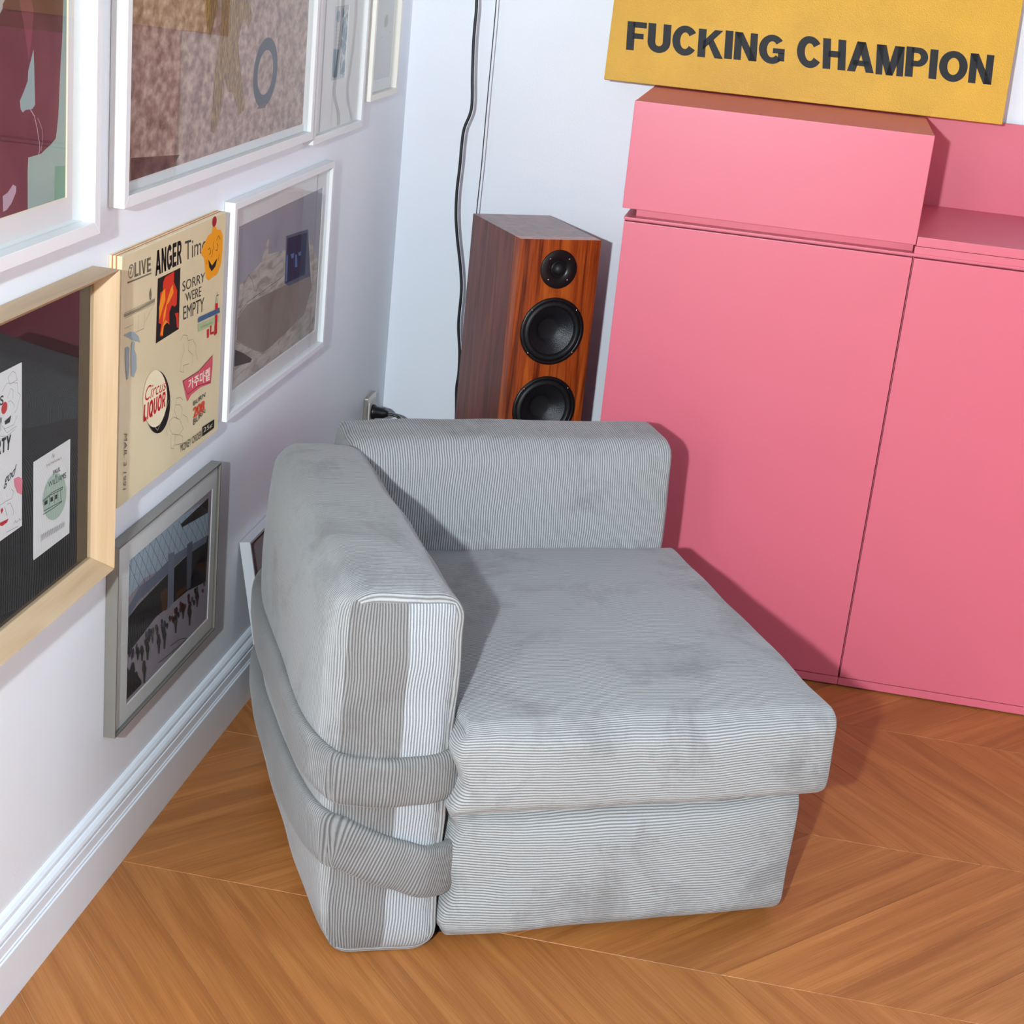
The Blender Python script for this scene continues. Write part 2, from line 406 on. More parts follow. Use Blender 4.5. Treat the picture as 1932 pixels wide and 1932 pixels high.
# ------------------------------------------------------------------ yellow canvas
M_yel = mat('yellow_canvas_paint', rgb(212, 158, 34), 0.45, 0.4, var=0.07, vscale=9, bump=0.35, bscale=420)
M_ink = mat('black_paint', rgb(26, 25, 27), 0.55, 0.3, var=0.25, vscale=60)
yc = empty('canvas_painting', (0.927, -0.118, 1.2122)); tag(yc, 'yellow canvas painting with black capital letters standing on the pink cabinet', 'painting')
LEAN = math.radians(9.5); yc.rotation_euler = (-LEAN, 0, math.radians(1.0))
cv = box('canvas', (-0.440, -0.022, 0.0), (0.440, 0.0, 0.62), M_yel, yc, 0.0015)
bpy.context.view_layer.update()
Mi = yc.matrix_world.inverted()
pn = yc.matrix_world.to_3x3() @ Vector((0, -1, 0)); pp = yc.matrix_world @ Vector((0, -0.0224, 0))
def canvas_pts(pts): return [Mi @ on_plane(u, v, pp, pn) for u, v in pts]
S2 = 832 / 1932
for word, q in (('FUCKING', [(196, 93), (888, 160), (880, 282), (188, 218)]), ('CHAMPION', [(938, 157), (1803, 243), (1788, 372), (936, 290)])):
    block_lettering(word, canvas_pts(Z(1100, 0, S2, q)), M_ink, cv, 0.06, 0.012, 5)['label'] = 'black hand-painted capitals'

# ------------------------------------------------------------------ loudspeaker
M_sfront = wood('speaker_front_veneer', rgb(78, 26, 10), rgb(158, 66, 22), rgb(196, 98, 36), 2, 1.6, 0.3, 1.1, 0.0, 0.25)
M_sside = wood('speaker_side_veneer', rgb(80, 38, 28), rgb(118, 62, 48), rgb(142, 80, 62), 2, 1.3, 0.35, 0.8, 0.0, 0.30)
M_blk = mat('black_plate', rgb(18, 18, 20), 0.35, 0.5)
M_rub = mat('black_rubber', rgb(24, 25, 27), 0.5, 0.4)
M_cone = mat('black_cone', rgb(26, 28, 32), 0.34, 0.6, bump=0.5, bscale=500)
M_screw = mat('steel_screw', rgb(150, 148, 140), 0.25, 0.5, 1.0)
fl_, fr_ = Vector((0.376, -0.398, 0)), Vector((0.540, -0.291, 0))
sp_ang = math.atan2(fr_.y - fl_.y, fr_.x - fl_.x); SW = (fr_ - fl_).length; SD, SHT = 0.288, 0.880
sp = empty('loudspeaker', (fl_ + fr_) / 2, sp_ang); tag(sp, 'tall wooden floor loudspeaker with black round drivers', 'loudspeaker')
box('cabinet_body', (-SW / 2, 0.034, 0.012), (SW / 2, SD, SHT), M_sside, sp, 0.0012)
box('base_plate', (-SW / 2 - 0.015, -0.015, 0.0), (SW / 2 + 0.015, SD + 0.005, 0.0125), M_blk, sp, 0.003)
bpy.context.view_layer.update()
SMi = sp.matrix_world.inverted(); sn = sp.matrix_world.to_3x3() @ Vector((0, -1, 0))
def on_front(u, v): return SMi @ on_plane(u, v, sp.location, sn)
sS = 340 / 1493
tw, w1, w2 = [on_front(*p) for p in Z(840, 380, sS, [(938, 561), (882, 1075), (814, 1718)])]
tw.x = w1.x = w2.x = (tw.x + w1.x + w2.x) / 3
def baffle():
    bm = bmesh.new(); es = []
    def loop(pts):
        vs_ = [bm.verts.new(p_) for p_ in pts]
        for i in range(len(vs_)): es.append(bm.edges.new((vs_[i], vs_[(i + 1) % len(vs_)])))
    loop([(-SW / 2, 0, 0.012), (SW / 2, 0, 0.012), (SW / 2, 0, SHT), (-SW / 2, 0, SHT)])
    for c_, r_ in ((tw, 0.040), (w1, 0.070), (w2, 0.070)):
        loop([(c_.x + r_ * math.cos(2 * math.pi * k / 40), 0, c_.z + r_ * math.sin(2 * math.pi * k / 40)) for k in range(40)])
    bmesh.ops.triangle_fill(bm, edges=es, use_beauty=True)
    ret = bmesh.ops.extrude_face_region(bm, geom=list(bm.faces))
    for g_ in ret['geom']:
        if isinstance(g_, bmesh.types.BMVert): g_.co.y += 0.034
    bmesh.ops.recalc_face_normals(bm, faces=bm.faces)
    me = bpy.data.meshes.new('front_baffle'); bm.to_mesh(me); bm.free()
    return link_mesh('front_baffle', me, M_sfront, sp)
baffle()
def screws(c, r, parent, degs):
    for a in degs:
        a = math.radians(a)
        lathe('screw', [(0.0030, 0.0), (0.0030, 0.0012), (0.0018, 0.0022), (0.0001, 0.0024)], M_screw, parent, 10, center=(c.x + r * math.cos(a), -0.0035, c.z + r * math.sin(a)))
t = lathe('tweeter', [(0.0435, -0.001), (0.0435, 0.0035), (0.0425, 0.0042), (0.022, 0.0042), (0.0195, 0.0020), (0.0175, 0.0005), (0.0170, 0.0035), (0.0168, 0.0040), (0.0150, 0.0020), (0.0145, 0.0020)], M_blk, sp, 48, center=tuple(tw))
lathe('dome', [(0.0150, 0.0018)] + [(0.0145 * math.cos(a), 0.002 + 0.0115 * math.sin(a)) for a in [math.radians(d) for d in (5, 20, 35, 50, 65, 78, 88)]], M_rub, t, 32, center=tuple(tw))
screws(tw, 0.033, t, (45, 135, 225, 315))
def woofer(c):
    wf = lathe('woofer', [(0.0775, -0.001), (0.0775, 0.003), (0.0765, 0.0042), (0.0705, 0.0048), (0.0690, 0.0035), (0.0685, 0.001)], M_blk, sp, 56, center=tuple(c))
    lathe('surround', [(0.0690, 0.0015), (0.0675, 0.0035), (0.0640, 0.0060), (0.0600, 0.0062), (0.0570, 0.0035), (0.0555, -0.0010), (0.0550, -0.0035)], M_rub, wf, 56, center=tuple(c))
    lathe('cone', [(0.0556, -0.0032), (0.050, -0.0062), (0.042, -0.0108), (0.034, -0.0160), (0.026, -0.0212), (0.0255, -0.0218)], M_cone, wf, 56, center=tuple(c))
    lathe('dust_cap', [(0.0262, -0.0205), (0.025, -0.0215), (0.022, -0.0226), (0.016, -0.0240), (0.008, -0.0248), (0.0005, -0.0250)], M_rub, wf, 40, center=tuple(c))
    screws(c, 0.0735, wf, (42, 138, 222, 318))
woofer(w1); woofer(w2)

# ------------------------------------------------------------------ cables on the back wall, socket and plug
M_cable = mat('black_cable', rgb(20, 21, 24), 0.45, 0.5)
def on_y(u, v, y):
    d = ray(u, v); return CAM + d * ((y - CAM.y) / d.y)
s8 = 360 / 848
thick = Z(640, 0, s8, [(612, -330), (611, 0), (603, 110), (597, 190), (592, 330), (588, 480), (556, 570), (545, 640), (536, 740), (523, 850), (519, 960), (525, 1060), (538, 1180), (543, 1290), (530, 1440), (535, 1560), (531, 1660), (521, 1730), (518, 1880)])
P = [on_y(u, v, -0.085) for u, v in thick]; P += [Vector((P[-1].x - 0.003, -0.08, 0.2)), Vector((P[-1].x, -0.07, 0.006))]
tag(tube('cable', P, 0.0037, M_cable), 'thick wavy black cable hanging down the back wall', 'cable')
thin = Z(640, 0, s8, [(718, -330), (698, 0), (681, 200), (655, 480), (632, 740), (618, 870), (600, 1050), (580, 1260), (562, 1440), (545, 1660), (530, 1800), (522, 1880)])
P = [on_y(u, v, -0.075) for u, v in thin]; P += [Vector((P[-1].x - 0.002, -0.07, 0.2)), Vector((P[-1].x - 0.004, -0.055, 0.005))]
tag(tube('wire', P, 0.0014, M_cable, n=6), 'thin straight black wire hanging beside the thick cable', 'cable')

M_steel = mat('brushed_nickel', rgb(196, 190, 180), 0.28, 0.5, 0.9)
M_sock = mat('socket_plastic', rgb(214, 210, 204), 0.4)
so = empty('wall_socket', (0, -0.160, 0.325)); tag(so, 'metal framed wall socket beside the room corner', 'socket')
box('cover_plate', (0, -0.042, 0.0), (0.010, 0.042, 0.084), M_steel, so, 0.0025)
box('socket_insert', (0.008, -0.029, 0.013), (0.0125, 0.029, 0.071), M_sock, so, 0.002)
pg = empty('power_plug', (0.0124, -0.160, 0.367)); tag(pg, 'black plug with cord pushed into the wall socket', 'plug')
def xlathe(name, prof, m_, parent, n=24):
    V, F = [], []
    for r, h in prof:
        for k in range(n):
            th = 2 * math.pi * k / n; V.append((h, r * math.cos(th), r * math.sin(th)))
    for i in range(len(prof) - 1):
        for k in range(n): F.append((i * n + k, i * n + (k + 1) % n, (i + 1) * n + (k + 1) % n, (i + 1) * n + k))
    F.append(tuple(range(n))); F.append(tuple((len(prof) - 1) * n + k for k in range(n)))
    return mesh(name, V, F, m_, parent, True)
xlathe('plug_body', [(0.0185, 0.0), (0.0185, 0.006), (0.0150, 0.010), (0.0125, 0.030), (0.0085, 0.036), (0.0070, 0.040)], M_blk, pg)
tube('cord', [(0.038, 0, 0), (0.060, 0.002, -0.003), (0.078, 0.005, -0.016), (0.090, 0.010, -0.040), (0.094, 0.015, -0.12), (0.092, 0.02, -0.25), (0.098, 0.035, -0.3635)], 0.0034, M_blk, pg)

# ------------------------------------------------------------------ framed pictures on the left wall
mt, nt, b = nodes('picture_glass')
nt.nodes.remove(b)
fr = nt.nodes.new('ShaderNodeFresnel'); fr.inputs[0].default_value = 1.42
tr = nt.nodes.new('ShaderNodeBsdfTransparent'); gl = nt.nodes.new('ShaderNodeBsdfGlossy'); gl.inputs['Roughness'].default_value = 0.0
mx = nt.nodes.new('ShaderNodeMixShader')
geo = nt.nodes.new('ShaderNodeNewGeometry'); iorm = nt.nodes.new('ShaderNodeMapRange')      # same reflectance from both sides of the thin pane
iorm.inputs[3].default_value = 1.5; iorm.inputs[4].default_value = 1 / 1.5
nt.links.new(geo.outputs['Backfacing'], iorm.inputs[0]); nt.links.new(iorm.outputs[0], fr.inputs[0])
nt.links.new(fr.outputs[0], mx.inputs[0]); nt.links.new(tr.outputs[0], mx.inputs[1]); nt.links.new(gl.outputs[0], mx.inputs[2])
nt.links.new(mx.outputs[0], nt.nodes['Material Output'].inputs[0]); M_glass = mt
mt2 = bpy.data.materials.new('glass_back'); mt2.use_nodes = True
n2 = mt2.node_tree; n2.nodes.remove(n2.nodes['Principled BSDF']); t2 = n2.nodes.new('ShaderNodeBsdfTransparent')
t2.inputs[0].default_value = (0.96, 0.98, 0.97, 1); n2.links.new(t2.outputs[0], n2.nodes['Material Output'].inputs[0]); M_glassb = mt2

M_fwhite = mat('white_frame_lacquer', rgb(230, 231, 232), 0.4, 0.5)
M_fcream = mat('cream_frame_lacquer', rgb(240, 236, 226), 0.4, 0.5)
M_mount = mat('white_mount_card', rgb(232, 230, 230), 0.8, 0.2)
M_core = mat('cream_bevel_card', rgb(240, 228, 204), 0.8, 0.2)
M_birch = wood('pale_maple', rgb(178, 148, 114), rgb(192, 164, 130), rgb(204, 178, 146), 1, 1.0, 0.45, 0.5)
M_birchz = wood('pale_maple_upright', rgb(178, 148, 114), rgb(192, 164, 130), rgb(204, 178, 146), 2, 1.0, 0.45, 0.5)
M_grey = mat('grey_metal_frame', rgb(138, 136, 130), 0.38, 0.5, 0.55)
M_alu = mat('silver_metal_frame', rgb(205, 210, 214), 0.38, 0.5, 0.35)
M_back = mat('dark_backing', rgb(46, 36, 30), 0.8)
WG = 'pictures on the left wall'

def ring(name, x0, x1, o, i, m_, parent, xi=None):
    """o, i: (ya, za, yb, zb) outer and inner rectangles; xi: depth of the inner rim when bevelled"""
    xi = x1 if xi is None else xi
    def R_(x, q): return [(x, q[0], q[1]), (x, q[2], q[1]), (x, q[2], q[3]), (x, q[0], q[3])]
    V = R_(x0, o) + R_(x1, o) + R_(xi, i) + R_(x0, i); F = []
    for k in range(4):
        j = (k + 1) % 4
        F += [(k, j, 4 + j, 4 + k), (4 + k, 4 + j, 8 + j, 8 + k), (8 + k, 8 + j, 12 + j, 12 + k), (12 + k, 12 + j, j, k)]
    return mesh(name, V, F, m_, parent)
def bar_frame(x0, x1, o, wd, m_, parent, bev=0.0008, mats_side=None, xi=None, yi=None):
    """four mitred frame bars, each its own part"""
    ya, za, yb, zb = o
    q = (ya + wd, za + wd, yb - wd, zb - wd); xi = x1 if xi is None else xi
    oc = [(ya, za), (yb, za), (yb, zb), (ya, zb)]; ic = [(q[0], q[1]), (q[2], q[1]), (q[2], q[3]), (q[0], q[3])]
    for k in range(4):
        j = (k + 1) % 4
        V = [(x0, *oc[k]), (x0, *oc[j]), (x1, *oc[j]), (x1, *oc[k]), (x0, *ic[k]), (x0, *ic[j]), (xi, *ic[j]), (xi, *ic[k])]
        F = [(0, 1, 2, 3), (3, 2, 6, 7), (7, 6, 5, 4), (4, 5, 1, 0), (0, 3, 7, 4), (1, 5, 6, 2)]
        o_ = mesh('frame_bar', V, F, mats_side if (mats_side and k % 2) else m_, parent)
        if bev > 0:
            md = o_.modifiers.new('edge', 'BEVEL'); md.width = bev; md.segments = 2; md.limit_method = 'ANGLE'
    return q
def pane(x, q, parent):
    V = [(x - 0.0018, q[0], q[1]), (x - 0.0018, q[2], q[1]), (x - 0.0018, q[2], q[3]), (x - 0.0018, q[0], q[3]), (x, q[0], q[1]), (x, q[2], q[1]), (x, q[2], q[3]), (x, q[0], q[3])]
    o_ = mesh('glass_pane', V, [(0, 3, 2, 1), (4, 5, 6, 7), (0, 1, 5, 4), (1, 2, 6, 5), (2, 3, 7, 6), (3, 0, 4, 7)], [M_glass, M_glassb], parent)
    for p in o_.data.polygons: p.material_index = 0 if all(abs(o_.data.vertices[v].co.x - x) < 1e-6 for v in p.vertices) else 1
    return o_
def picture(name, label, y0, y1, z0, z1, T, wd, m_, glass_x, img, img_mat, mount_x=None, bevel_m=None, x_off=0.0, cat='picture'):
    """root sits at the lower edge on the wall; img: (y0,z0,y1,z1) of the opening in world values"""
    yc_ = (y0 + y1) / 2
    r = empty(name, (x_off, yc_, z0)); tag(r, label, cat, WG)
    o = (y0 - yc_, 0, y1 - yc_, z1 - z0)
    q = bar_frame(0.0005, T, o, wd, m_, r)
    box('backing', (0.0006, o[0] + 0.002, o[1] + 0.002), (0.003, o[2] - 0.002, o[3] - 0.002), M_back, r)
    I = (img[0] - yc_, img[1] - z0, img[2] - yc_, img[3] - z0)
    mx_ = mount_x
    if mx_:
        ring('mount', 0.003, mx_, (q[0] - 0.003, q[1] - 0.003, q[2] + 0.003, q[3] + 0.003), (I[0] - 0.0015, I[1] - 0.0015, I[2] + 0.0015, I[3] + 0.0015), M_mount, r)
        ring('mount_bevel', mx_ - 0.0016, mx_ + 0.0001, (I[0] - 0.0016, I[1] - 0.0016, I[2] + 0.0016, I[3] + 0.0016), (I[0], I[1], I[2], I[3]), bevel_m or M_mount, r, mx_ - 0.0014)
        pxx = mx_ - 0.0018
    else: pxx = 0.0042
    sh = box('print_sheet', (0.003, I[0] - 0.001, I[1] - 0.001), (pxx, I[2] + 0.001, I[3] + 0.001), img_mat, r)
    pane(glass_x, (q[0] - 0.002, q[1] - 0.002, q[2] + 0.002, q[3] + 0.002), r)
    return r, Print(r, pxx + 0.00003, sh)

def photo_mat(name, stops, scale, stretch=(1, 1, 1), detail=8, dist=0.6, rough=0.5):
    mt, nt, b = nodes(name)
    tc = nt.nodes.new('ShaderNodeTexCoord'); mp = nt.nodes.new('ShaderNodeMapping'); mp.inputs['Scale'].default_value = stretch
    n = nt.nodes.new('ShaderNodeTexNoise'); n.inputs['Scale'].default_value = scale; n.inputs['Detail'].default_value = detail; n.inputs['Distortion'].default_value = dist
    nt.links.new(tc.outputs['Object'], mp.inputs[0]); nt.links.new(mp.outputs[0], n.inputs['Vector'])
    r = ramp(nt, stops); nt.links.new(n.outputs[0], r.inputs[0]); nt.links.new(r.outputs[0], b.inputs['Base Color'])
    b.inputs['Roughness'].default_value = rough; b.inputs['Specular IOR Level'].default_value = 0.2
    return mt
def flat(name, *c): return mat('print_' + name, rgb(*c), 0.6, 0.2)

# --- large print of a dark red figure (upper left, cropped by the photograph's edge)
M_teal = photo_mat('print_pale_teal', [(0.3, rgb(120, 158, 156)), (0.7, rgb(150, 182, 172))], 5)
r, p = picture('framed_print', 'white framed print of a dark red figure with a bracelet on pale teal', -2.66, -1.852, 1.081, 2.05, 0.030, 0.0185, M_fwhite, 0.0135,
               (-2.58, 1.137, -1.914, 1.98), M_teal, 0.0085, M_core)
sD = 250 / 1932
mar = photo_mat('print_maroon', [(0.3, rgb(72, 34, 42)), (0.7, rgb(102, 58, 64))], 9)
p.poly('arm_shape', Z(0, 0, sD, [(928, -400), (925, 0), (905, 600), (880, 1000), (850, 1700), (825, 1932), (812, 2020), (740, 2110), (650, 2190), (600, 2240), (540, 2260), (412, 2298), (402, 2500), (405, 3094), (0, 3214), (-900, 3400), (-900, -400)]), mar)
p.poly('gap_shape', Z(0, 0, sD, [(490, 715), (500, 1000), (512, 1530), (470, 1590), (380, 1600), (330, 1640), (300, 1590), (290, 1470), (345, 1340), (405, 1180), (412, 1030)]), flat('teal', 140, 172, 172))
p.poly('sleeve_highlight', Z(0, 0, sD, [(280, 0), (460, 0), (490, 130), (470, 500), (420, 900), (395, 700), (350, 380)]), flat('maroon_light', 122, 66, 76))
p.poly('collar_shape', Z(0, 0, sD, [(-100, -100), (70, 0), (40, 60), (35, 130), (0, 200), (-100, 260)]), flat('pale_grey', 176, 172, 176))
p.strokes('bracelet', [Z(0, 0, sD, [(440, 1590), (500, 1690), (540, 1860), (555, 1960), (575, 2080), (580, 2180), (560, 2270)])], 2.2, flat('silver', 190, 176, 182))
p.strokes('bracelet', [Z(0, 0, sD, [(550, 1720), (580, 1790), (615, 1890), (625, 2000), (600, 2200)])], 2.0, flat('silver2', 168, 140, 150))
p.poly('green_patch', Z(0, 0, sD, [(805, 2425), (1075, 2405), (1078, 2890), (800, 2970)]), flat('green', 106, 166, 142))
p.poly('knee_highlight', Z(0, 0, sD, [(40, 2860), (110, 2810), (190, 2690), (235, 2720), (235, 2800), (170, 2960), (100, 3060), (45, 3090)]), flat('pale_mauve', 176, 156, 170))

# --- big photograph of sandy ground
M_sand = photo_mat('print_sand', [(0.28, rgb(122, 92, 82)), (0.5, rgb(168, 138, 126)), (0.72, rgb(204, 180, 166))], 48, (1, 1, 1.5), 12, 0.0)
r, p = picture('framed_photograph', 'large white framed photograph of a tyre and a shaggy figure on sandy ground', -1.758, -0.842, 1.100, 1.92, 0.025, 0.0165, M_fwhite, 0.0175,
               (-1.712, 1.130, -0.862, 1.88), M_sand, 0.0100, M_mount)
sH = 600 / 1932
M_fur = photo_mat('print_fur', [(0.3, rgb(66, 46, 26)), (0.5, rgb(140, 104, 56)), (0.7, rgb(190, 152, 92))], 90, (1, 3.0, 0.8), 6, 0.5)
for q in ([(640, -60), (700, -60), (715, 40), (690, 130), (670, 230), (650, 200), (640, 110)], [(735, -60), (880, -60), (925, 90), (895, 170), (870, 110), (845, 200), (835, 260), (850, 420), (880, 660), (840, 700), (800, 560), (775, 560), (750, 480), (740, 620), (715, 740), (690, 810), (665, 800), (680, 600), (690, 450), (715, 280), (730, 180), (735, 60)]):
    p.poly('shaggy_figure', Z(190, 0, sH, q), M_fur)
p.ell('tyre', Z(190, 0, sH, [(1000, 440)])[0], (22.5, -4), (-5, 66), flat('tyre', 56, 64, 78), 40, 0.64)
p.poly('tyre_shadow', Z(190, 0, sH, [(960, 640), (1010, 625), (1000, 655), (950, 662)]), flat('shade', 92, 74, 74))
p.poly('dark_ground', Z(190, 0, sH, [(182, 960), (480, 940), (440, 1010), (300, 1060), (182, 1098)]), photo_mat('print_dark_sand', [(0.3, rgb(70, 48, 44)), (0.7, rgb(130, 98, 88))], 40, (1, 1, 1.5), 10, 0.0))

# --- narrow frame with a small screen print
r, p = picture('framed_print', 'white framed small grey-blue print in a wide white mount', -0.822, -0.459, 1.086, 1.62, 0.020, 0.0150, M_fwhite, 0.0125,
               (-0.684, 1.197, -0.584, 1.339), flat('paper_grey', 196, 198, 202), 0.0095)
sE = 200 / 1332
gb = photo_mat('print_grey_blue', [(0.40, rgb(112, 136, 150)), (0.52, rgb(140, 160, 170)), (0.6, rgb(206, 206, 208))], 60)
p.poly('blue_shape', Z(580, 0, sE, [(440, 105), (540, 92), (515, 300), (500, 500), (480, 800), (470, 950), (410, 930), (420, 560), (440, 330)]), gb)
p.poly('blue_shape', Z(580, 0, sE, [(330, 615), (400, 620), (380, 760), (370, 960), (340, 985), (312, 960), (315, 800)]), flat('greyblue', 120, 142, 156))
p.poly('blue_shape', Z(580, 0, sE, [(378, 150), (400, 128), (412, 170), (400, 260), (385, 292), (366, 240)]), flat('greyblue2', 128, 148, 160))
p.strokes('stripes', [Z(580, 0, sE, [(348, 340 + k * 45), (405, 335 + k * 45)]) for k in range(7)], 1.2, flat('rose', 198, 164, 170))

# --- cream frame with a pale drawing
r, p = picture('framed_drawing', 'cream framed pale drawing with pink rays hanging next to the room corner', -0.415, -0.179, 1.134, 1.56, 0.022, 0.0130, M_fcream, 0.0130,
               (-0.375, 1.172, -0.205, 1.52), flat('paper_pale', 214, 214, 212), 0.0095)
p.strokes('pink_rays', [Z(580, 0, sE, [(890 + k * 38, 995 - k * 13), (945 + k * 22, 790 - k * 8)]) for k in range(5)], 2.6, flat('pink_wash', 226, 176, 190))
p.ell('green_spot', Z(580, 0, sE, [(990, 265)])[0], (3.6, -1.5), (-1, 12), flat('green_wash', 160, 178, 156))
p.ell('yellow_spot', Z(580, 0, sE, [(1125, 190)])[0], (2, -1), (-.6, 7), flat('yellow_wash', 210, 200, 170))
p.strokes('pink_specks', [Z(580, 0, sE, [(965, 100), (968, 200)]), Z(580, 0, sE, [(992, 85), (994, 130)]), Z(580, 0, sE, [(1042, 100), (1044, 140)])], 1.6, flat('pink_speck', 220, 160, 170))
p.strokes('grey_specks', [Z(580, 0, sE, [(1030, 395), (1050, 412)]), Z(580, 0, sE, [(1092, 430), (1106, 448)]), Z(580, 0, sE, [(930, 460), (948, 470)])], 1.6, flat('grey_speck', 150, 152, 160))

# --- white framed photo: television on a bed
r, p = picture('framed_photograph', 'white framed photograph of a blue television standing on an unmade bed', -1.264, -0.655, 0.646, 1.037, 0.020, 0.0125, M_fwhite, 0.0135,
               (-1.204, 0.688, -0.690, 0.985), photo_mat('print_bedroom_wall', [(0.3, rgb(158, 157, 168)), (0.7, rgb(172, 171, 182))], 5), 0.0080)
sG = 260 / 897
bed = photo_mat('print_bed_sheet', [(0.25, rgb(140, 130, 124)), (0.5, rgb(190, 182, 176)), (0.75, rgb(214, 208, 202))], 26, (1, 0.6, 2.2), 6, 1.0)
blk_ = photo_mat('print_blanket', [(0.3, rgb(134, 124, 118)), (0.7, rgb(160, 150, 144))], 8)
p.poly('bed', Z(400, 280, sG, [(180, 890), (270, 800), (320, 740), (360, 600), (372, 590), (365, 690), (480, 660), (620, 560), (660, 640), (700, 760), (680, 1170), (135, 1570), (150, 1260), (165, 1060)]), bed)
p.poly('blanket', Z(400, 280, sG, [(225, 1020), (330, 960), (480, 890), (640, 820), (650, 900), (600, 1080), (500, 1180), (330, 1340), (160, 1260), (165, 1110)]), blk_)
p.poly('television_body', Z(400, 280, sG, [(483, 570), (625, 525), (640, 830), (500, 895), (472, 880)]), flat('tv_grey', 96, 104, 124))
p.poly('television_screen', Z(400, 280, sG, [(492, 585), (618, 548), (605, 820), (478, 880)]), flat('tv_blue', 36, 48, 84))
for q in ([(512, 690), (535, 680), (532, 710), (518, 720)], [(560, 680), (582, 668), (580, 695), (565, 700)], [(542, 690), (552, 690), (556, 770), (540, 775)], [(484, 700), (494, 690), (490, 860), (480, 870)]):
    p.poly('screen_light', Z(400, 280, sG, q), flat('tv_light', 92, 124, 176))
p.strokes('cord_lines', [Z(400, 280, sG, [(195, 1010), (210, 880), (240, 822), (262, 860), (278, 930)]), Z(400, 280, sG, [(170, 1090), (230, 1000), (330, 930), (440, 850), (465, 825)])], 1.3, flat('cordline', 66, 60, 64))
p.poly('pillow_shadow', Z(400, 280, sG, [(150, 1310), (200, 1330), (260, 1370), (250, 1392), (145, 1420)]), flat('darkgrey', 88, 82, 86))
p.strokes('bed_edge', [Z(400, 280, sG, [(150, 1240), (240, 1310), (330, 1330), (420, 1270), (500, 1200), (560, 1110)])], 1.2, flat('fold', 196, 190, 188))

# --- deep maple frame with two sheets on black
r = empty('shadow_box_frame', (0, -2.16, 0.571)); tag(r, 'deep pale maple shadow box with two sketched sheets on black', 'picture', WG)
q = bar_frame(0.0005, 0.042, (-0.352, 0, 0.352, 0.454), 0.020, M_birch, r, 0.0010, M_birchz, xi=0.012)
box('backing', (0.0006, -0.350, 0.002), (0.0065, 0.350, 0.452), mat('black_board', rgb(20, 19, 21), 0.7, 0.2), r)
pane(0.0115, (q[0] - 0.002, q[1] - 0.002, q[2] + 0.002, q[3] + 0.002), r)
M_sheet = mat('white_sheet', rgb(226, 226, 228), 0.7, 0.2)
sC = 150 / 690
sh1 = box('paper_sheet', (0.0065, -2.30 + 2.16, 0.7148 - 0.571), (0.0072, -2.0420 + 2.16, 0.9410 - 0.571), M_sheet, r)
sh2 = box('paper_sheet', (0.0065, -2.0062 + 2.16, 0.6520 - 0.571), (0.0072, -1.8920 + 2.16, 0.7938 - 0.571), M_sheet, r)
p = Print(r, 0.00723, sh1)
ik = flat('ink', 30, 30, 34); gk = flat('pencil', 120, 120, 128); rd = flat('red', 196, 36, 40)
c = lambda pts: Z(0, 660, sC, pts)
p.strokes('sketch_lines', [c([(70, 240), (85, 300), (150, 260), (135, 200), (110, 185), (70, 240)]), c([(20, 360), (60, 290), (150, 285), (155, 370), (178, 390), (165, 440), (145, 520), (125, 545)]), c([(65, 420), (95, 335), (115, 350), (110, 420)]), c([(70, 455), (90, 440), (120, 470), (125, 500)]),
                             c([(30, 690), (120, 650), (150, 570)]), c([(20, 660), (60, 720), (145, 660)]), c([(0, 750), (60, 750), (130, 690)]), c([(100, 1210), (120, 1230), (100, 1290), (60, 1310), (0, 1350)]), c([(60, 1340), (90, 1330), (120, 1400), (110, 1440)]), c([(40, 1360), (60, 1440)])], 0.8, gk)
p.ell('red_nose', c([(38, 505)])[0], (5.6, -2), (-1, 11.5), rd)
p.poly('pink_smudge', c([(120, 1120), (160, 1100), (195, 1120), (192, 1260), (150, 1240), (125, 1180)]), flat('pink_smudge', 226, 130, 150))
p.poly('red_mark', c([(0, 1500), (75, 1465), (60, 1500), (20, 1530), (0, 1525)]), rd)
p.poly('red_mark', c([(5, 1390), (20, 1370), (28, 1390), (15, 1425)]), rd)
p.text('S', c([(0, 405), (32, 390), (30, 470), (0, 490)]), ik, 0.02)
p.text('Y', c([(0, 590), (18, 585), (14, 700), (0, 705)]), ik, 0.02)
p.poly('ink_bird', c([(40, 620), (95, 570), (100, 560), (85, 630), (45, 650)]), ik)
p.block('RTY', c([(-30, 790), (98, 735), (90, 860), (-30, 925)]), ik)
p.text('god', c([(38, 1090), (145, 990), (132, 1110), (32, 1215)]), ik, 0.0, 0.3)
p.strokes('signature', [c([(120, 1510), (135, 1480), (142, 1500), (160, 1480)]), c([(165, 1465), (175, 1480), (187, 1460)]), c([(55, 1585), (160, 1530)])], 0.8, gk)
p.sh = sh2
p.ell('green_disc', c([(475, 1275)])[0], (22, -5), (-2, 44), flat('sage', 170, 190, 178))
p.text('THE MANDALA', c([(400, 1000), (535, 925), (535, 945), (400, 1020)]), flat('taupe', 176, 160, 150))
p.strokes('crest', [c([(450, 940), (460, 905), (468, 935), (476, 905)])], 1.0, flat('taupe2', 120, 100, 96))
p.text('PAUL', c([(462, 1050), (525, 1010), (523, 1050), (462, 1090)]), ik, 0.0)
p.text('R.', c([(480, 1090), (505, 1075), (505, 1100), (480, 1120)]), ik, 0.0)
p.text('WILLIAMS', c([(420, 1150), (575, 1060), (573, 1110), (420, 1195)]), ik, 0.0)
p.strokes('house_sketch', [c([(372, 1310), (450, 1240), (545, 1190), (540, 1210), (440, 1260), (375, 1320)]), c([(375, 1430), (470, 1370), (535, 1320)]), c([(380, 1400), (540, 1310)]), c([(430, 1270), (430, 1350)]), c([(470, 1255), (472, 1330)]), c([(500, 1235), (505, 1310)]), c([(525, 1200), (530, 1300)])], 1.5, ik)
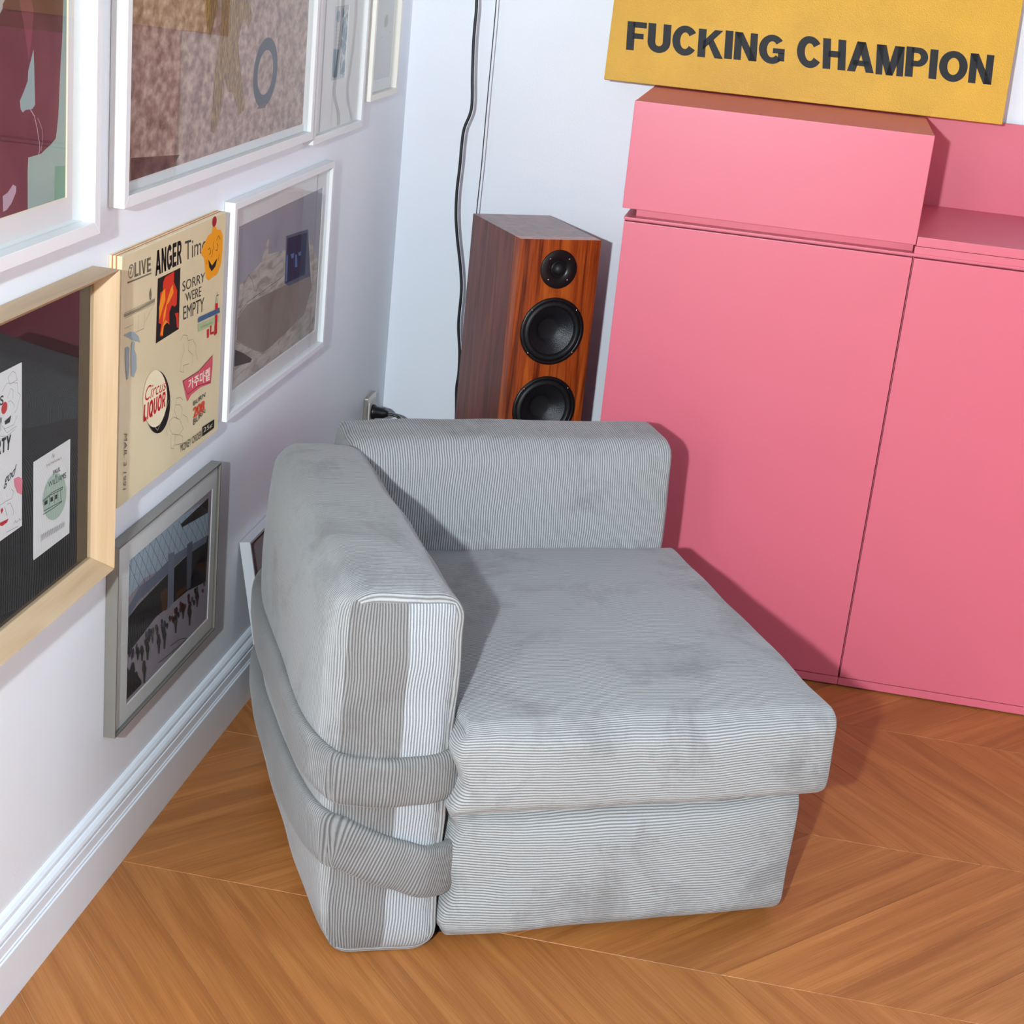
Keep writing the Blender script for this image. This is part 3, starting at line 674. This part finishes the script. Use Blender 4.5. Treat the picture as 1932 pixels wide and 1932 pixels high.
for q_ in ([(385, 1320), (412, 1300), (412, 1335), (385, 1352)], [(438, 1285), (460, 1272), (460, 1310), (438, 1322)], [(478, 1262), (496, 1252), (496, 1290), (478, 1300)]): p.poly('house_window', c(q_), ik)
p.strokes('scribble_lettering', [c([(352 + k * 15, 1610 - k * 8.5), (356 + k * 15, 1665 - k * 9.5), (365 + k * 15, 1600 - k * 8.5), (366 + k * 15, 1650 - k * 9)]) for k in range(14)], 0.7, gk)

# --- collage panel on plywood
yL, yR, zB, zT = -1.750, -1.311, 0.644, 1.030
r = empty('collage_panel', (0, (yL + yR) / 2, zB)); tag(r, 'cream collage panel on plywood with a drum, flames and hand-lettered words', 'artwork', WG)
hw, hh = (yR - yL) / 2, zT - zB
M_ply = [mat('plywood_pale', rgb(232, 206, 164), 0.6, 0.3, var=0.12, vscale=40), mat('plywood_brown', rgb(176, 104, 58), 0.6, 0.3, var=0.15, vscale=40)]
xs_ = [0.0005, 0.0040, 0.0062, 0.0100, 0.0124, 0.0160]
for k in range(5): box('plywood_layer', (xs_[k], -hw, 0), (xs_[k + 1], hw, hh), M_ply[k % 2], r)
M_resin = mat('cream_resin', rgb(226, 210, 172), 0.2, 0.5, var=0.05, vscale=7)
rf = box('resin_face', (0.0160, -hw, 0), (0.0200, hw, hh), M_resin, r, 0.0008)
p = Print(r, 0.02003, rf)
a = lambda pts: Z(200, 380, 240 / 1546, pts)
bb = lambda pts: Z(230, 610, 200 / 1104, pts)
bk = flat('black', 24, 21, 20); gry = flat('graphite', 112, 106, 90); dgr = flat('dark_graphite', 66, 62, 54)
red = flat('poster_red', 190, 28, 40); blu = flat('umbrella_grey', 150, 160, 164); org = flat('flame_orange', 238, 140, 30); rdf = flat('flame_red', 206, 52, 28)
p.block('ANGER', a([(600, 605), (925, 465), (920, 750), (600, 910)]), bk)
p.text('Times', a([(960, 485), (1270, 400), (1265, 585), (960, 725)]), dgr, 0.0)
p.ell('channel_disc', a([(305, 850)])[0], (5.4, -2), (-.4, 13.5), gry, 28, 0.80)
p.text('7', a([(285, 805), (322, 795), (322, 880), (285, 895)]), gry, 0.02)
p.block('LIVE', a([(345, 745), (545, 675), (550, 845), (345, 925)]), gry)
p.strokes('underline', [a([(262, 990), (400, 935), (550, 872)])], 3.6, gry)
p.poly('fire_picture', a([(630, 940), (905, 805), (885, 1550), (605, 1728)]), bk)
p.poly('flame', a([(720, 920), (830, 850), (825, 980), (865, 1080), (860, 1250), (835, 1280), (800, 1260), (770, 1350), (770, 1500), (735, 1450), (710, 1480), (690, 1640), (655, 1640), (670, 1490), (640, 1480), (650, 1280), (660, 1110), (690, 1090), (695, 980)]), rdf)
p.poly('flame', a([(690, 1090), (720, 1060), (720, 1200), (690, 1300), (650, 1440), (645, 1290), (665, 1180)]), org)
p.poly('flame', a([(790, 1050), (815, 1010), (820, 1110), (770, 1220), (740, 1260), (720, 1400), (690, 1500), (700, 1360), (745, 1200)]), org)
p.poly('flame', a([(835, 1360), (880, 1350), (882, 1540), (860, 1530), (855, 1420)]), rdf)
p.poly('flame', a([(690, 1500), (725, 1440), (770, 1490), (740, 1470), (700, 1520), (690, 1630), (660, 1620)]), org)
p.poly('jug', a([(1297, 310), (1335, 305), (1345, 340), (1395, 345), (1420, 410), (1415, 600), (1395, 770), (1355, 880), (1245, 960), (1215, 930), (1200, 760), (1190, 690), (1155, 640), (1180, 550), (1240, 420), (1290, 380)]), flat('jug_orange', 234, 152, 24))
p.ell('jug_stopper', a([(1318, 245)])[0], (4.2, -1.5), (-.4, 10), flat('stopper', 160, 30, 44))
p.strokes('jug_drawing', [a([(1240, 590), (1265, 560), (1275, 620), (1250, 650)]), a([(1342, 475), (1370, 415), (1390, 460)]), a([(1348, 510), (1362, 540), (1355, 590), (1335, 595)]), a([(1312, 485), (1298, 600), (1285, 680)]), a([(1365, 725), (1378, 640)]), a([(1215, 705), (1218, 765)])], 1.7, bk)
p.poly('jug_smile', a([(1243, 705), (1290, 780), (1355, 685), (1330, 790), (1285, 850), (1255, 800)]), bk)
p.text('SORRY', a([(930, 975), (1205, 860), (1200, 975), (930, 1100)]), dgr, 0.0)
p.text('WERE', a([(965, 1120), (1160, 1030), (1155, 1150), (970, 1225)]), dgr, 0.0)
p.text('EMPTY', a([(940, 1280), (1195, 1165), (1190, 1335), (940, 1440)]), dgr, 0.0)
p.strokes('roof_sketch', [a([(225, 1390), (400, 1310), (590, 1205)])], 6.5, flat('roof_graphite', 142, 132, 108))
p.strokes('house_sketch', [a([(225, 1360), (590, 1185)]), a([(235, 1420), (590, 1240)]), a([(590, 1240), (470, 1470)]), a([(330, 1400), (330, 1590)]), a([(395, 1380), (390, 1560)]), a([(470, 1350), (462, 1560)]), a([(230, 1545), (330, 1495)]), a([(360, 1590), (460, 1545)])], 0.6, gry)
p.poly('small_steeple', a([(545, 1045), (555, 1130), (548, 1195), (533, 1195), (528, 1120)]), gry)
p.poly('umbrella', a([(218, 1625), (300, 1585), (345, 1590), (395, 1640), (418, 1715), (330, 1690), (260, 1650)]), blu)
p.poly('umbrella_figure', bb([(35, 260), (60, 240), (80, 260), (75, 350), (80, 430), (65, 580), (50, 590), (35, 420)]), blu)
p.poly('umbrella_figure', bb([(98, 220), (115, 185), (135, 200), (130, 270), (150, 330), (152, 480), (120, 565), (98, 550), (95, 380)]), blu)
p.poly('green_shop', a([(1118, 1490), (1375, 1385), (1372, 1460), (1122, 1590)]), flat('shop_green', 168, 180, 140))
p.poly('shop_awning', a([(1118, 1425), (1135, 1405), (1380, 1290), (1385, 1350), (1118, 1475)]), flat('shop_blue', 66, 96, 128))
for q_ in ([(1330, 1240), (1360, 1230), (1358, 1310), (1328, 1320)], [(1325, 1385), (1355, 1370), (1350, 1600), (1318, 1635)], [(1270, 1510), (1283, 1505), (1280, 1590), (1312, 1578), (1312, 1610), (1265, 1622)], [(1228, 1560), (1252, 1545), (1250, 1650), (1232, 1668)]): p.poly('red_sign', a(q_), red)
p.poly('bottle', a([(1340, 1160), (1355, 1175), (1362, 1232), (1330, 1240)]), flat('bottle_green', 160, 178, 150))
p.strokes('bottle_sprig', [a([(1348, 1160), (1352, 1105)]), a([(1348, 1150), (1372, 1132)])], 1.6, bk)
p.strokes('shop_lettering', [a([(1150 + k * 16, 1545 - k * 7), (1160 + k * 16, 1515 - k * 7), (1164 + k * 16, 1540 - k * 7)]) for k in range(9)], 0.6, dgr)
p.ell('drum_side', bb([(372, 820)])[0], (23.5, -11), (4, 58), bk, 40)
p.ell('drum_skin', bb([(346, 785)])[0], (22.5, -10), (2.4, 53), flat('drum_cream', 232, 220, 186), 40)
p.text('Circus', bb([(245, 660), (468, 572), (462, 690), (240, 815)]), red, 0.0, 0.35)
p.block('LIQUOR', bb([(232, 850), (462, 700), (450, 865), (225, 1030)]), red)
p.strokes('drum_cords', [bb([(330, 1060), (372, 1115), (440, 950), (490, 800)])], 0.8, flat('drum_cream', 232, 220, 186))
p.poly('banner', bb([(635, 602), (800, 500), (945, 335), (940, 480), (925, 625), (820, 665), (720, 745), (683, 815)]), flat('banner_pink', 206, 84, 98))
p.strokes('banner_edge', [bb([(635, 602), (800, 500), (945, 335), (935, 480), (925, 610), (800, 650), (685, 740), (635, 602)])], 1.4, bk)
p.text('가주마켙', bb([(690, 590), (920, 455), (915, 590), (690, 690)]), flat('banner_text', 236, 224, 204), 0.02)
p.text('BURN', bb([(745, 815), (870, 715), (868, 765), (745, 860)]), dgr)
p.text('BURN', bb([(745, 1000), (870, 890), (868, 930), (745, 1065)]), dgr)
p.text('208', bb([(745, 880), (865, 795), (858, 910), (745, 990)]), flat('number_red', 214, 70, 44), 0.03)
p.text('MONEY ORDER', bb([(612, 1265), (832, 1115), (832, 1185), (612, 1345)]), dgr, 0.0)
p.poly('price_block', bb([(840, 1080), (962, 1000), (958, 1090), (838, 1180)]), bk)
p.text('25¢', bb([(850, 1090), (945, 1030), (942, 1085), (848, 1155)]), flat('price_text', 206, 192, 156), 0.0)
p.strokes('animal_sketch', [bb([(610, 180), (640, 120), (680, 125), (690, 180), (740, 170), (770, 230), (770, 310), (790, 380)]), bb([(640, 210), (650, 290), (620, 370), (605, 500), (640, 510), (640, 440), (700, 420)]), bb([(700, 190), (690, 280), (740, 330), (735, 420)]),
                              bb([(500, 1100), (495, 1020), (540, 975), (600, 1000), (640, 1100), (590, 1165), (520, 1150), (500, 1100)]), bb([(575, 990), (545, 900), (560, 850), (610, 850), (630, 900), (620, 980)]), bb([(560, 840), (570, 780), (610, 770), (635, 800)]), bb([(635, 950), (680, 980), (685, 1040)]), bb([(510, 1160), (510, 1300), (540, 1310), (560, 1160)]), bb([(600, 1160), (635, 1180), (630, 1250), (550, 1270)]), bb([(495, 1040), (465, 1120), (475, 1170)])], 0.7, dgr)
p.text('MAR. 3 1991', [*bb([(58, 1150), (42, 1730), (15, 1735), (28, 1150)])], gry, 0.0)

# --- grey metal frame: hall with a crowd
r, p = picture('framed_photograph', 'thin grey metal framed photograph of a crowd in a glass-roofed hall', -1.742, -1.281, 0.249, 0.577, 0.020, 0.0042, M_grey, 0.0180,
               (-1.682, 0.281, -1.307, 0.532), flat('hall_floor', 168, 156, 168), 0.0140)
f = lambda pts: Z(220, 1020, 210 / 1193, pts)
g7 = lambda pts: Z(190, 860, 370 / 1276, pts)
p.poly('glass_roof', f([(112, 205), (400, -70), (985, -450), (980, -60), (620, 230), (300, 400), (105, 640)]), flat('roof_sky', 176, 192, 210))
ln = []
for k in range(15):
    x = 110 + k * 62; yt = 200 - k * 46; yb = 640 - k * 52
    ln.append(f([(x, yt), (min(x + 190, 980), yb - 10)])); ln.append(f([(x + 60, yt - 30), (x - 10 if x > 130 else 112, yb)]))
p.strokes('roof_lattice', ln, 1.3, flat('lattice', 66, 62, 78))
p.poly('dark_roof_corner', f([(690, -180), (985, -460), (980, -300), (700, -140)]), flat('roof_dark', 58, 50, 50))
p.poly('hall_shadow', f([(100, 860), (230, 690), (545, 360), (985, -60), (955, 440), (760, 540), (420, 820), (110, 1230), (95, 1330)]), flat('hall_dark', 44, 38, 40))
p.poly('balcony', f([(108, 740), (250, 490), (370, 400), (620, 150), (975, -60), (960, 20), (720, 180), (560, 340), (240, 640), (105, 860)]), flat('balcony', 118, 124, 144))
p.poly('column', f([(555, 140), (620, 120), (610, 660), (545, 750)]), flat('column', 128, 132, 150))
p.poly('column', f([(755, 40), (815, 0), (795, 500), (752, 530)]), flat('column2', 100, 102, 118))
p.poly('orange_wall', f([(470, 560), (545, 500), (540, 740), (490, 760)]), flat('rust', 96, 58, 34))
p.poly('orange_wall', f([(640, 560), (745, 480), (750, 520), (640, 640)]), flat('rust', 96, 58, 34))
rr = random.Random(3); cols = [flat('crowd%d' % i, *c_) for i, c_ in enumerate([(40, 32, 34), (60, 48, 46), (74, 52, 60), (90, 82, 84), (112, 52, 54), (70, 62, 92)])]
for k in range(46):
    t_ = rr.random(); x = 120 + 820 * t_; y = 1180 - 700 * t_ + rr.uniform(-60, 60); h_ = rr.uniform(60, 95) * (1.1 - 0.5 * t_)
    p.poly('crowd_figure', f([(x, y), (x + 14, y - 6), (x + 20, y + h_ * 0.45), (x + 12, y + h_), (x + 3, y + h_), (x - 6, y + h_ * 0.4)]), rr.choice(cols))
for (x, y, h_) in ((620, 800, 190), (500, 930, 230), (440, 1010, 200), (770, 690, 220), (850, 540, 170), (700, 680, 160), (320, 1090, 190), (260, 1130, 160), (215, 1150, 130), (285, 1290, 240), (165, 1310, 200)):
    p.poly('crowd_figure', f([(x, y), (x + 18, y - 10), (x + 34, y + h_ * 0.35), (x + 24, y + h_ * 0.6), (x + 18, y + h_), (x + 6, y + h_), (x + 4, y + h_ * 0.6), (x - 10, y + h_ * 0.4)]), cols[1] if h_ > 150 else cols[0])
p.poly('crowd_foreground', f([(85, 1560), (110, 1350), (140, 1400), (165, 1310), (185, 1420), (215, 1400), (235, 1460), (265, 1500), (265, 1540), (95, 1715), (80, 1690)]), flat('fg_dark', 40, 33, 36))
p.strokes('railing', [f([(445, 1315), (600, 1190), (745, 1060)]), f([(575, 1130), (685, 1055), (745, 1045)])], 1.6, flat('rail', 54, 48, 54))

# --- silver frame leaning on the wall behind the armchair
lr = empty('leaning_picture_frame', (0.066, -0.80, 0.0005)); tag(lr, 'silver framed picture standing on the floor, leaning against the wall', 'picture')
lr.rotation_euler = (0, -math.atan2(0.065, 0.356), 0)
hq = 0.362
q = bar_frame(0.0, 0.022, (-0.305, 0, 0.305, hq), 0.0055, M_alu, lr)
box('backing', (0.001, -0.303, 0.002), (0.006, 0.303, hq - 0.002), M_back, lr)
ring('mount', 0.006, 0.013, (q[0] - 0.002, q[1] - 0.002, q[2] + 0.002, q[3] + 0.002), (-0.235, 0.07, 0.235, hq - 0.07), mat('grey_mount', rgb(170, 164, 168), 0.8), lr)
box('print_sheet', (0.006, -0.236, 0.069), (0.0115, 0.236, hq - 0.069), photo_mat('print_dark_rust', [(0.35, rgb(26, 20, 18)), (0.6, rgb(60, 34, 24)), (0.8, rgb(120, 66, 40))], 14), lr)
pane(0.019, (q[0] - 0.002, q[1] - 0.002, q[2] + 0.002, q[3] + 0.002), lr)

# ------------------------------------------------------------------ armchair
def corduroy(name, light, dark, nap=0.5):
    mt, nt, b = nodes(name)
    uv = nt.nodes.new('ShaderNodeUVMap'); uv.uv_map = 'UVMap'
    tc = nt.nodes.new('ShaderNodeTexCoord')
    nz = nt.nodes.new('ShaderNodeTexNoise'); nz.inputs['Scale'].default_value = 9.0; nz.inputs['Detail'].default_value = 2
    nt.links.new(tc.outputs['Object'], nz.inputs['Vector'])
    sx = nt.nodes.new('ShaderNodeSeparateXYZ'); nt.links.new(uv.outputs[0], sx.inputs[0])
    wob = nt.nodes.new('ShaderNodeMath'); wob.operation = 'MULTIPLY_ADD'; wob.inputs[1].default_value = 0.010
    nt.links.new(nz.outputs[0], wob.inputs[0]); nt.links.new(sx.outputs['Y'], wob.inputs[2])
    mul = nt.nodes.new('ShaderNodeMath'); mul.operation = 'MULTIPLY'; mul.inputs[1].default_value = 2 * math.pi / 0.0046
    nt.links.new(wob.outputs[0], mul.inputs[0])
    sn_ = nt.nodes.new('ShaderNodeMath'); sn_.operation = 'SINE'; nt.links.new(mul.outputs[0], sn_.inputs[0])
    rib = nt.nodes.new('ShaderNodeMapRange'); rib.inputs[1].default_value = -1; rib.inputs[2].default_value = 0.35
    nt.links.new(sn_.outputs[0], rib.inputs[0])
    # brushed patches of pile
    n1 = nt.nodes.new('ShaderNodeTexNoise'); n1.inputs['Scale'].default_value = 5.5; n1.inputs['Detail'].default_value = 7; n1.inputs['Roughness'].default_value = 0.70; n1.inputs['Distortion'].default_value = 0.5
    nt.links.new(tc.outputs['Object'], n1.inputs['Vector'])
    r1 = nt.nodes.new('ShaderNodeMapRange'); r1.inputs[1].default_value = 0.50; r1.inputs[2].default_value = 0.64
    nt.links.new(n1.outputs[0], r1.inputs[0])
    n3 = nt.nodes.new('ShaderNodeTexNoise'); n3.inputs['Scale'].default_value = 900; n3.inputs['Detail'].default_value = 2
    nt.links.new(tc.outputs['Object'], n3.inputs['Vector'])
    napm = nt.nodes.new('ShaderNodeMath'); napm.operation = 'MULTIPLY'; napm.inputs[1].default_value = nap; nt.links.new(r1.outputs[0], napm.inputs[0])
    mixc = nt.nodes.new('ShaderNodeMix'); mixc.data_type = 'RGBA'
    mixc.inputs[6].default_value = light; mixc.inputs[7].default_value = dark; nt.links.new(napm.outputs[0], mixc.inputs[0])
    grv = nt.nodes.new('ShaderNodeMapRange'); grv.inputs[3].default_value = 0.46; grv.inputs[4].default_value = 1.10
    nt.links.new(rib.outputs[0], grv.inputs[0])
    fz = nt.nodes.new('ShaderNodeMapRange'); fz.inputs[1].default_value = 0.3; fz.inputs[2].default_value = 0.7; fz.inputs[3].default_value = 0.90; fz.inputs[4].default_value = 1.10
    nt.links.new(n3.outputs[0], fz.inputs[0])
    val = nt.nodes.new('ShaderNodeMath'); val.operation = 'MULTIPLY'; nt.links.new(grv.outputs[0], val.inputs[0]); nt.links.new(fz.outputs[0], val.inputs[1])
    hs = nt.nodes.new('ShaderNodeHueSaturation'); nt.links.new(val.outputs[0], hs.inputs['Value']); nt.links.new(mixc.outputs[2], hs.inputs['Color'])
    nt.links.new(hs.outputs[0], b.inputs['Base Color'])
    bp = nt.nodes.new('ShaderNodeBump'); bp.inputs['Strength'].default_value = 0.7; bp.inputs['Distance'].default_value = 0.0015
    nt.links.new(rib.outputs[0], bp.inputs['Height']); nt.links.new(bp.outputs[0], b.inputs['Normal'])
    b.inputs['Roughness'].default_value = 0.85; b.inputs['Specular IOR Level'].default_value = 0.15
    b.inputs['Sheen Weight'].default_value = 0.25; b.inputs['Sheen Roughness'].default_value = 0.4
    return mt
M_cord = corduroy('grey_corduroy', rgb(163, 164, 164), rgb(116, 113, 111))
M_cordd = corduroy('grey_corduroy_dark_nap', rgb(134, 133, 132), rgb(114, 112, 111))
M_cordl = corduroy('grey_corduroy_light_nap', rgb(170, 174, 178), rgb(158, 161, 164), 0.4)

TH = math.radians(27.0)
ch = empty('armchair', (0.564, -1.79, 0.0), TH)
tag(ch, 'low grey corduroy armchair of stacked cushions held by fabric straps', 'armchair')

def spaced(lo, hi, r, n):
    """lattice values, denser at both ends"""
    out = [lo + r * t for t in (0, 0.25, 0.5, 0.75, 1.0)]
    out += [lo + r + (hi - lo - 2 * r) * k / n for k in range(1, n)]
    out += [hi - r * t for t in (1.0, 0.75, 0.5, 0.25, 0)]
    return out
def cushion(name, lo, hi, r, bulge, parent, mats, uvf, seed=0, lump=0.004, n=(22, 22, 8), shape=None, matf=None):
    ax = [spaced(lo[i], hi[i], r[i], n[i]) for i in range(3)]
    N = [len(a_) for a_ in ax]; idx = {}; V = []; raw = []
    def vert(i, j, k):
        if (i, j, k) in idx: return idx[(i, j, k)]
        p0 = Vector((ax[0][i], ax[1][j], ax[2][k]))
        qq = Vector([min(max(p0[t], lo[t] + r[t]), hi[t] - r[t]) for t in range(3)])
        d = Vector([(p0[t] - qq[t]) / r[t] for t in range(3)]); p_ = p0.copy()
        if d.length > 1e-9:
            d.normalize(); p_ = Vector([qq[t] + d[t] * r[t] for t in range(3)])
        s = [(2 * p0[t] - lo[t] - hi[t]) / (hi[t] - lo[t]) for t in range(3)]
        for t in range(3):
            u_, w_ = [x for x in range(3) if x != t]
            amt = bulge[t][0] if s[t] < 0 else bulge[t][1]
            p_[t] += math.copysign(amt * (1 - s[u_] ** 4) * (1 - s[w_] ** 4) * abs(s[t]) ** 3, s[t])
        nz = noise.noise_vector(p0 * 7.0 + Vector((seed * 13.1, seed * 7.7, seed * 3.3)))
        p_ += nz * lump
        if shape: p_ = shape(p_, s, p0)
        idx[(i, j, k)] = len(V); V.append(p_); raw.append(p0); return idx[(i, j, k)]
    F, kinds = [], []
    def grid(a_, b_, fixed, val, kind):
        for i in range(N[a_] - 1):
            for j in range(N[b_] - 1):
                def g_(x, y):
                    t = [0, 0, 0]; t[a_] = x; t[b_] = y; t[fixed] = val; return vert(*t)
                F.append((g_(i, j), g_(i + 1, j), g_(i + 1, j + 1), g_(i, j + 1))); kinds.append(kind)
    grid(0, 1, 2, 0, '-z'); grid(0, 1, 2, N[2] - 1, '+z'); grid(0, 2, 1, 0, '-y'); grid(0, 2, 1, N[1] - 1, '+y'); grid(1, 2, 0, 0, '-x'); grid(1, 2, 0, N[0] - 1, '+x')
    me = bpy.data.meshes.new(name); me.from_pydata([tuple(v) for v in V], [], F); me.update()
    uvl = me.uv_layers.new(name='UVMap')
    for pi, p_ in enumerate(me.polygons):
        for li in p_.loop_indices:
            vi = me.loops[li].vertex_index; uvl.data[li].uv = uvf(kinds[pi], raw[vi], V[vi])
        if matf:
            cc = sum((raw[v] for v in p_.vertices), Vector()) / len(p_.vertices)
            p_.material_index = matf(kinds[pi], cc, sum((V[v] for v in p_.vertices), Vector()) / len(p_.vertices))
    bm = bmesh.new(); bm.from_mesh(me); bmesh.ops.recalc_face_normals(bm, faces=bm.faces); bm.to_mesh(me); bm.free()
    return link_mesh(name, me, mats, parent, True)

# wales: v is the coordinate across the ribs
def uv_seat(lo, hi):
    def fn(k, q_, p_):
        if k == '+z': return (q_.x, hi[2] + (q_.y - lo[1]))
        if k == '+y': return (q_.x, hi[2] + (hi[1] - lo[1]) + (hi[2] - q_.z))
        return (q_.x + q_.y, q_.z)
    return fn
RC = 0.050; CXA, CYA = -0.160 + RC, RC - 0.006
def arm_v(p_):                                  # distance round the soft front corner
    if p_.x >= CXA and p_.y < CYA: return CXA - p_.x
    if p_.x < CXA and p_.y < CYA: return RC * math.atan2(CXA - p_.x, CYA - p_.y)
    return RC * math.pi / 2 + (p_.y - CYA)
def uv_arm(k, q_, p_):
    if k in ('-y', '-x'): return (q_.z, arm_v(p_))
    if k == '+y': return (q_.z, q_.x)
    return (q_.z + q_.x, q_.y + RC * math.pi / 2 - CYA)
def uv_back(k, q_, p_):
    return (q_.z, q_.y) if k in ('-x', '+x') else (q_.z + q_.y, q_.x)

# arm cushion
def arm_shape(p_, s, p0):
    f_ = max(0.0, -s[0]) * (1 - s[2] ** 2)
    p_.x -= 0.004 * f_
    p_.x -= 0.022 * (p0.z / 0.62) * (1 - abs(s[1]) ** 3) * (1 if s[0] < 0 else 0.2)   # leans out a little
    # broad soft corner between front and outer side
    R_ = 0.050; cx_, cy_ = -0.160 + R_, R_ - 0.006
    if p_.x < cx_ and p_.y < cy_:
        v_ = Vector((cx_ - p_.x, cy_ - p_.y)); L_ = v_.length; lim = R_ + max(0.0, -0.160 - p_.x) * 0.6 + 0.004
        if L_ > lim: p_.x, p_.y = cx_ - v_.x / L_ * lim, cy_ - v_.y / L_ * lim
    # creases
    p_.y -= 0.0022 * math.sin(p0.z * 55 + p0.x * 20) * (1 if s[1] < -0.9 else 0)
    return p_
alo, ahi = (-0.160, 0.0, 0.0), (0.012, 0.700, 0.612)
arm = cushion('arm_cushion', alo, ahi, (0.042, 0.012, 0.042), ((0.022, 0.012), (0.012, 0.01), (0.0, 0.010)), ch, [M_cord, M_cordd, M_cordl], uv_arm, 1, 0.005, (10, 26, 24), arm_shape,
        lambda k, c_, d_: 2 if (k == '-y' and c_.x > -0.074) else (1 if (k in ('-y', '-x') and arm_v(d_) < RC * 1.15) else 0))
# back cushion
blo, bhi = (-0.022, 0.690, 0.0), (0.620, 0.865, 0.615)
cushion('back_cushion', blo, bhi, (0.014, 0.040, 0.040), ((0.008, 0.008), (0.016, 0.016), (0.0, 0.006)), ch, [M_cord], uv_back, 2, 0.005, (26, 8, 24))
# seat cushions
def pinch(p_, s, p0):
    # gathered where the strap is sewn in at the front left
    d = math.hypot(p0.x - 0.03, p0.y + 0.02)
    if d < 0.12 and s[0] < 0: p_.x += 0.010 * (1 - d / 0.12) * math.cos(p0.z * 60)
    return p_
slo, shi = (0.012, -0.040, 0.254), (0.640, 0.700, 0.408)
cushion('seat_cushion', slo, shi, (0.014, 0.030, 0.030), ((0.0, 0.010), (0.016, 0.0), (0.006, 0.016)), ch, [M_cord], uv_seat(slo, shi), 3, 0.006, (26, 28, 9), pinch)
llo, lhi = (0.020, 0.004, 0.008), (0.622, 0.700, 0.252)
cushion('seat_cushion', llo, lhi, (0.014, 0.040, 0.040), ((0.0, 0.016), (0.024, 0.0), (0.0, 0.004)), ch, [M_cord], uv_seat(llo, lhi), 4, 0.007, (26, 26, 9), pinch)
box('base_board', (0.010, 0.050, 0.0), (0.57, 0.69, 0.012), mat('black_base_cloth', rgb(26, 26, 30), 0.9, 0.1), ch, 0.004)

# fabric straps wrapped round arm and back
def strap(name, path, width, thick, m_):
    pts = [Vector(p_) for p_ in path]; P = []
    for i in range(len(pts) - 1):
        p0, p1, p2, p3 = pts[max(i - 1, 0)], pts[i], pts[i + 1], pts[min(i + 2, len(pts) - 1)]
        for k in range(8):
            t = k / 8
            P.append(0.5 * ((2 * p1) + (p2 - p0) * t + (2 * p0 - 5 * p1 + 4 * p2 - p3) * t * t + (3 * p1 - p0 - 3 * p2 + p3) * t ** 3))
    P.append(pts[-1])
    n = 20; V, F, UV = [], [], []; L = 0.0
    for i, p_ in enumerate(P):
        if i: L += (P[i] - P[i - 1]).length
        d = (P[min(i + 1, len(P) - 1)] - P[max(i - 1, 0)]).normalized()
        out = d.cross(Vector((0, 0, 1))).normalized(); up = Vector((0, 0, 1)) - d * d.z
        wv = width * (1 + 0.06 * noise.noise(Vector((L * 9, 1.3, width * 50))))
        for k in range(n):
            th = 2 * math.pi * k / n; c_, s_ = math.cos(th), math.sin(th)
            V.append(p_ + out * (thick * math.copysign(abs(c_) ** 0.8, c_)) + up * (wv / 2 * math.copysign(abs(s_) ** 0.6, s_)))
            UV.append((k / n * width * 2, L))
    for i in range(len(P) - 1):
        for k in range(n): F.append((i * n + k, i * n + (k + 1) % n, (i + 1) * n + (k + 1) % n, (i + 1) * n + k))
    F.append(tuple(range(n))); F.append(tuple((len(P) - 1) * n + k for k in range(n)))
    me = bpy.data.meshes.new(name); me.from_pydata([tuple(v) for v in V], [], F); me.update()
    uvl = me.uv_layers.new(name='UVMap')
    for lp in me.loops: uvl.data[lp.index].uv = UV[lp.vertex_index]
    bm = bmesh.new(); bm.from_mesh(me); bmesh.ops.recalc_face_normals(bm, faces=bm.faces); bm.to_mesh(me); bm.free()
    return link_mesh(name, me, m_, ch, True)
from mathutils.bvhtree import BVHTree
am = arm.data
bvh = BVHTree.FromPolygons([v.co.copy() for v in am.vertices], [tuple(p_.vertices) for p_ in am.polygons])
def hug(o_, d_, z, lift):
    d_ = Vector((d_[0], d_[1], 0)).normalized(); h = bvh.ray_cast(Vector((o_[0], o_[1], z)), d_)
    return h[0] - d_ * lift
def strap_path(zf, lift, start):
    pts = list(start)
    for x in (-0.024, -0.060, -0.095): pts.append(hug((x, -0.5), (0, 1), zf(x, 0), lift))
    for a_ in (25, 50, 70): pts.append(hug((-0.130 - 0.4 * math.sin(math.radians(a_)), 0.035 - 0.4 * math.cos(math.radians(a_))), (math.sin(math.radians(a_)), math.cos(math.radians(a_))), zf(-0.16, 0.0), lift))
    for y in (0.07, 0.14, 0.24, 0.36, 0.48, 0.58, 0.655): pts.append(hug((-0.6, y), (1, 0), zf(-0.2, y), lift))
    z = zf(-0.2, 0.70); pts += [Vector((-0.145, 0.725, z)), Vector((-0.085, 0.800, z)), Vector((-0.035, 0.875, z)), Vector((0.03, 0.893, z)), Vector((0.25, 0.900, z)), Vector((0.58, 0.893, z))]
    return pts
z1 = lambda x, y: 0.317 + 0.02 * min(1, y / 0.4)
strap('strap', strap_path(z1, 0.004, [Vector((0.060, 0.070, 0.318)), Vector((0.034, 0.030, 0.318)), Vector((0.014, 0.004, 0.318))]), 0.082, 0.0125, M_cordd)
z2 = lambda x, y: (0.150 + 0.058 * min(1, max(0, -x) / 0.15)) - 0.012 * min(1, y / 0.4)
strap('strap', strap_path(z2, 0.005, [Vector((0.070, 0.090, 0.142)), Vector((0.044, 0.048, 0.142)), Vector((0.018, 0.012, 0.146))]), 0.090, 0.014, M_cordd)
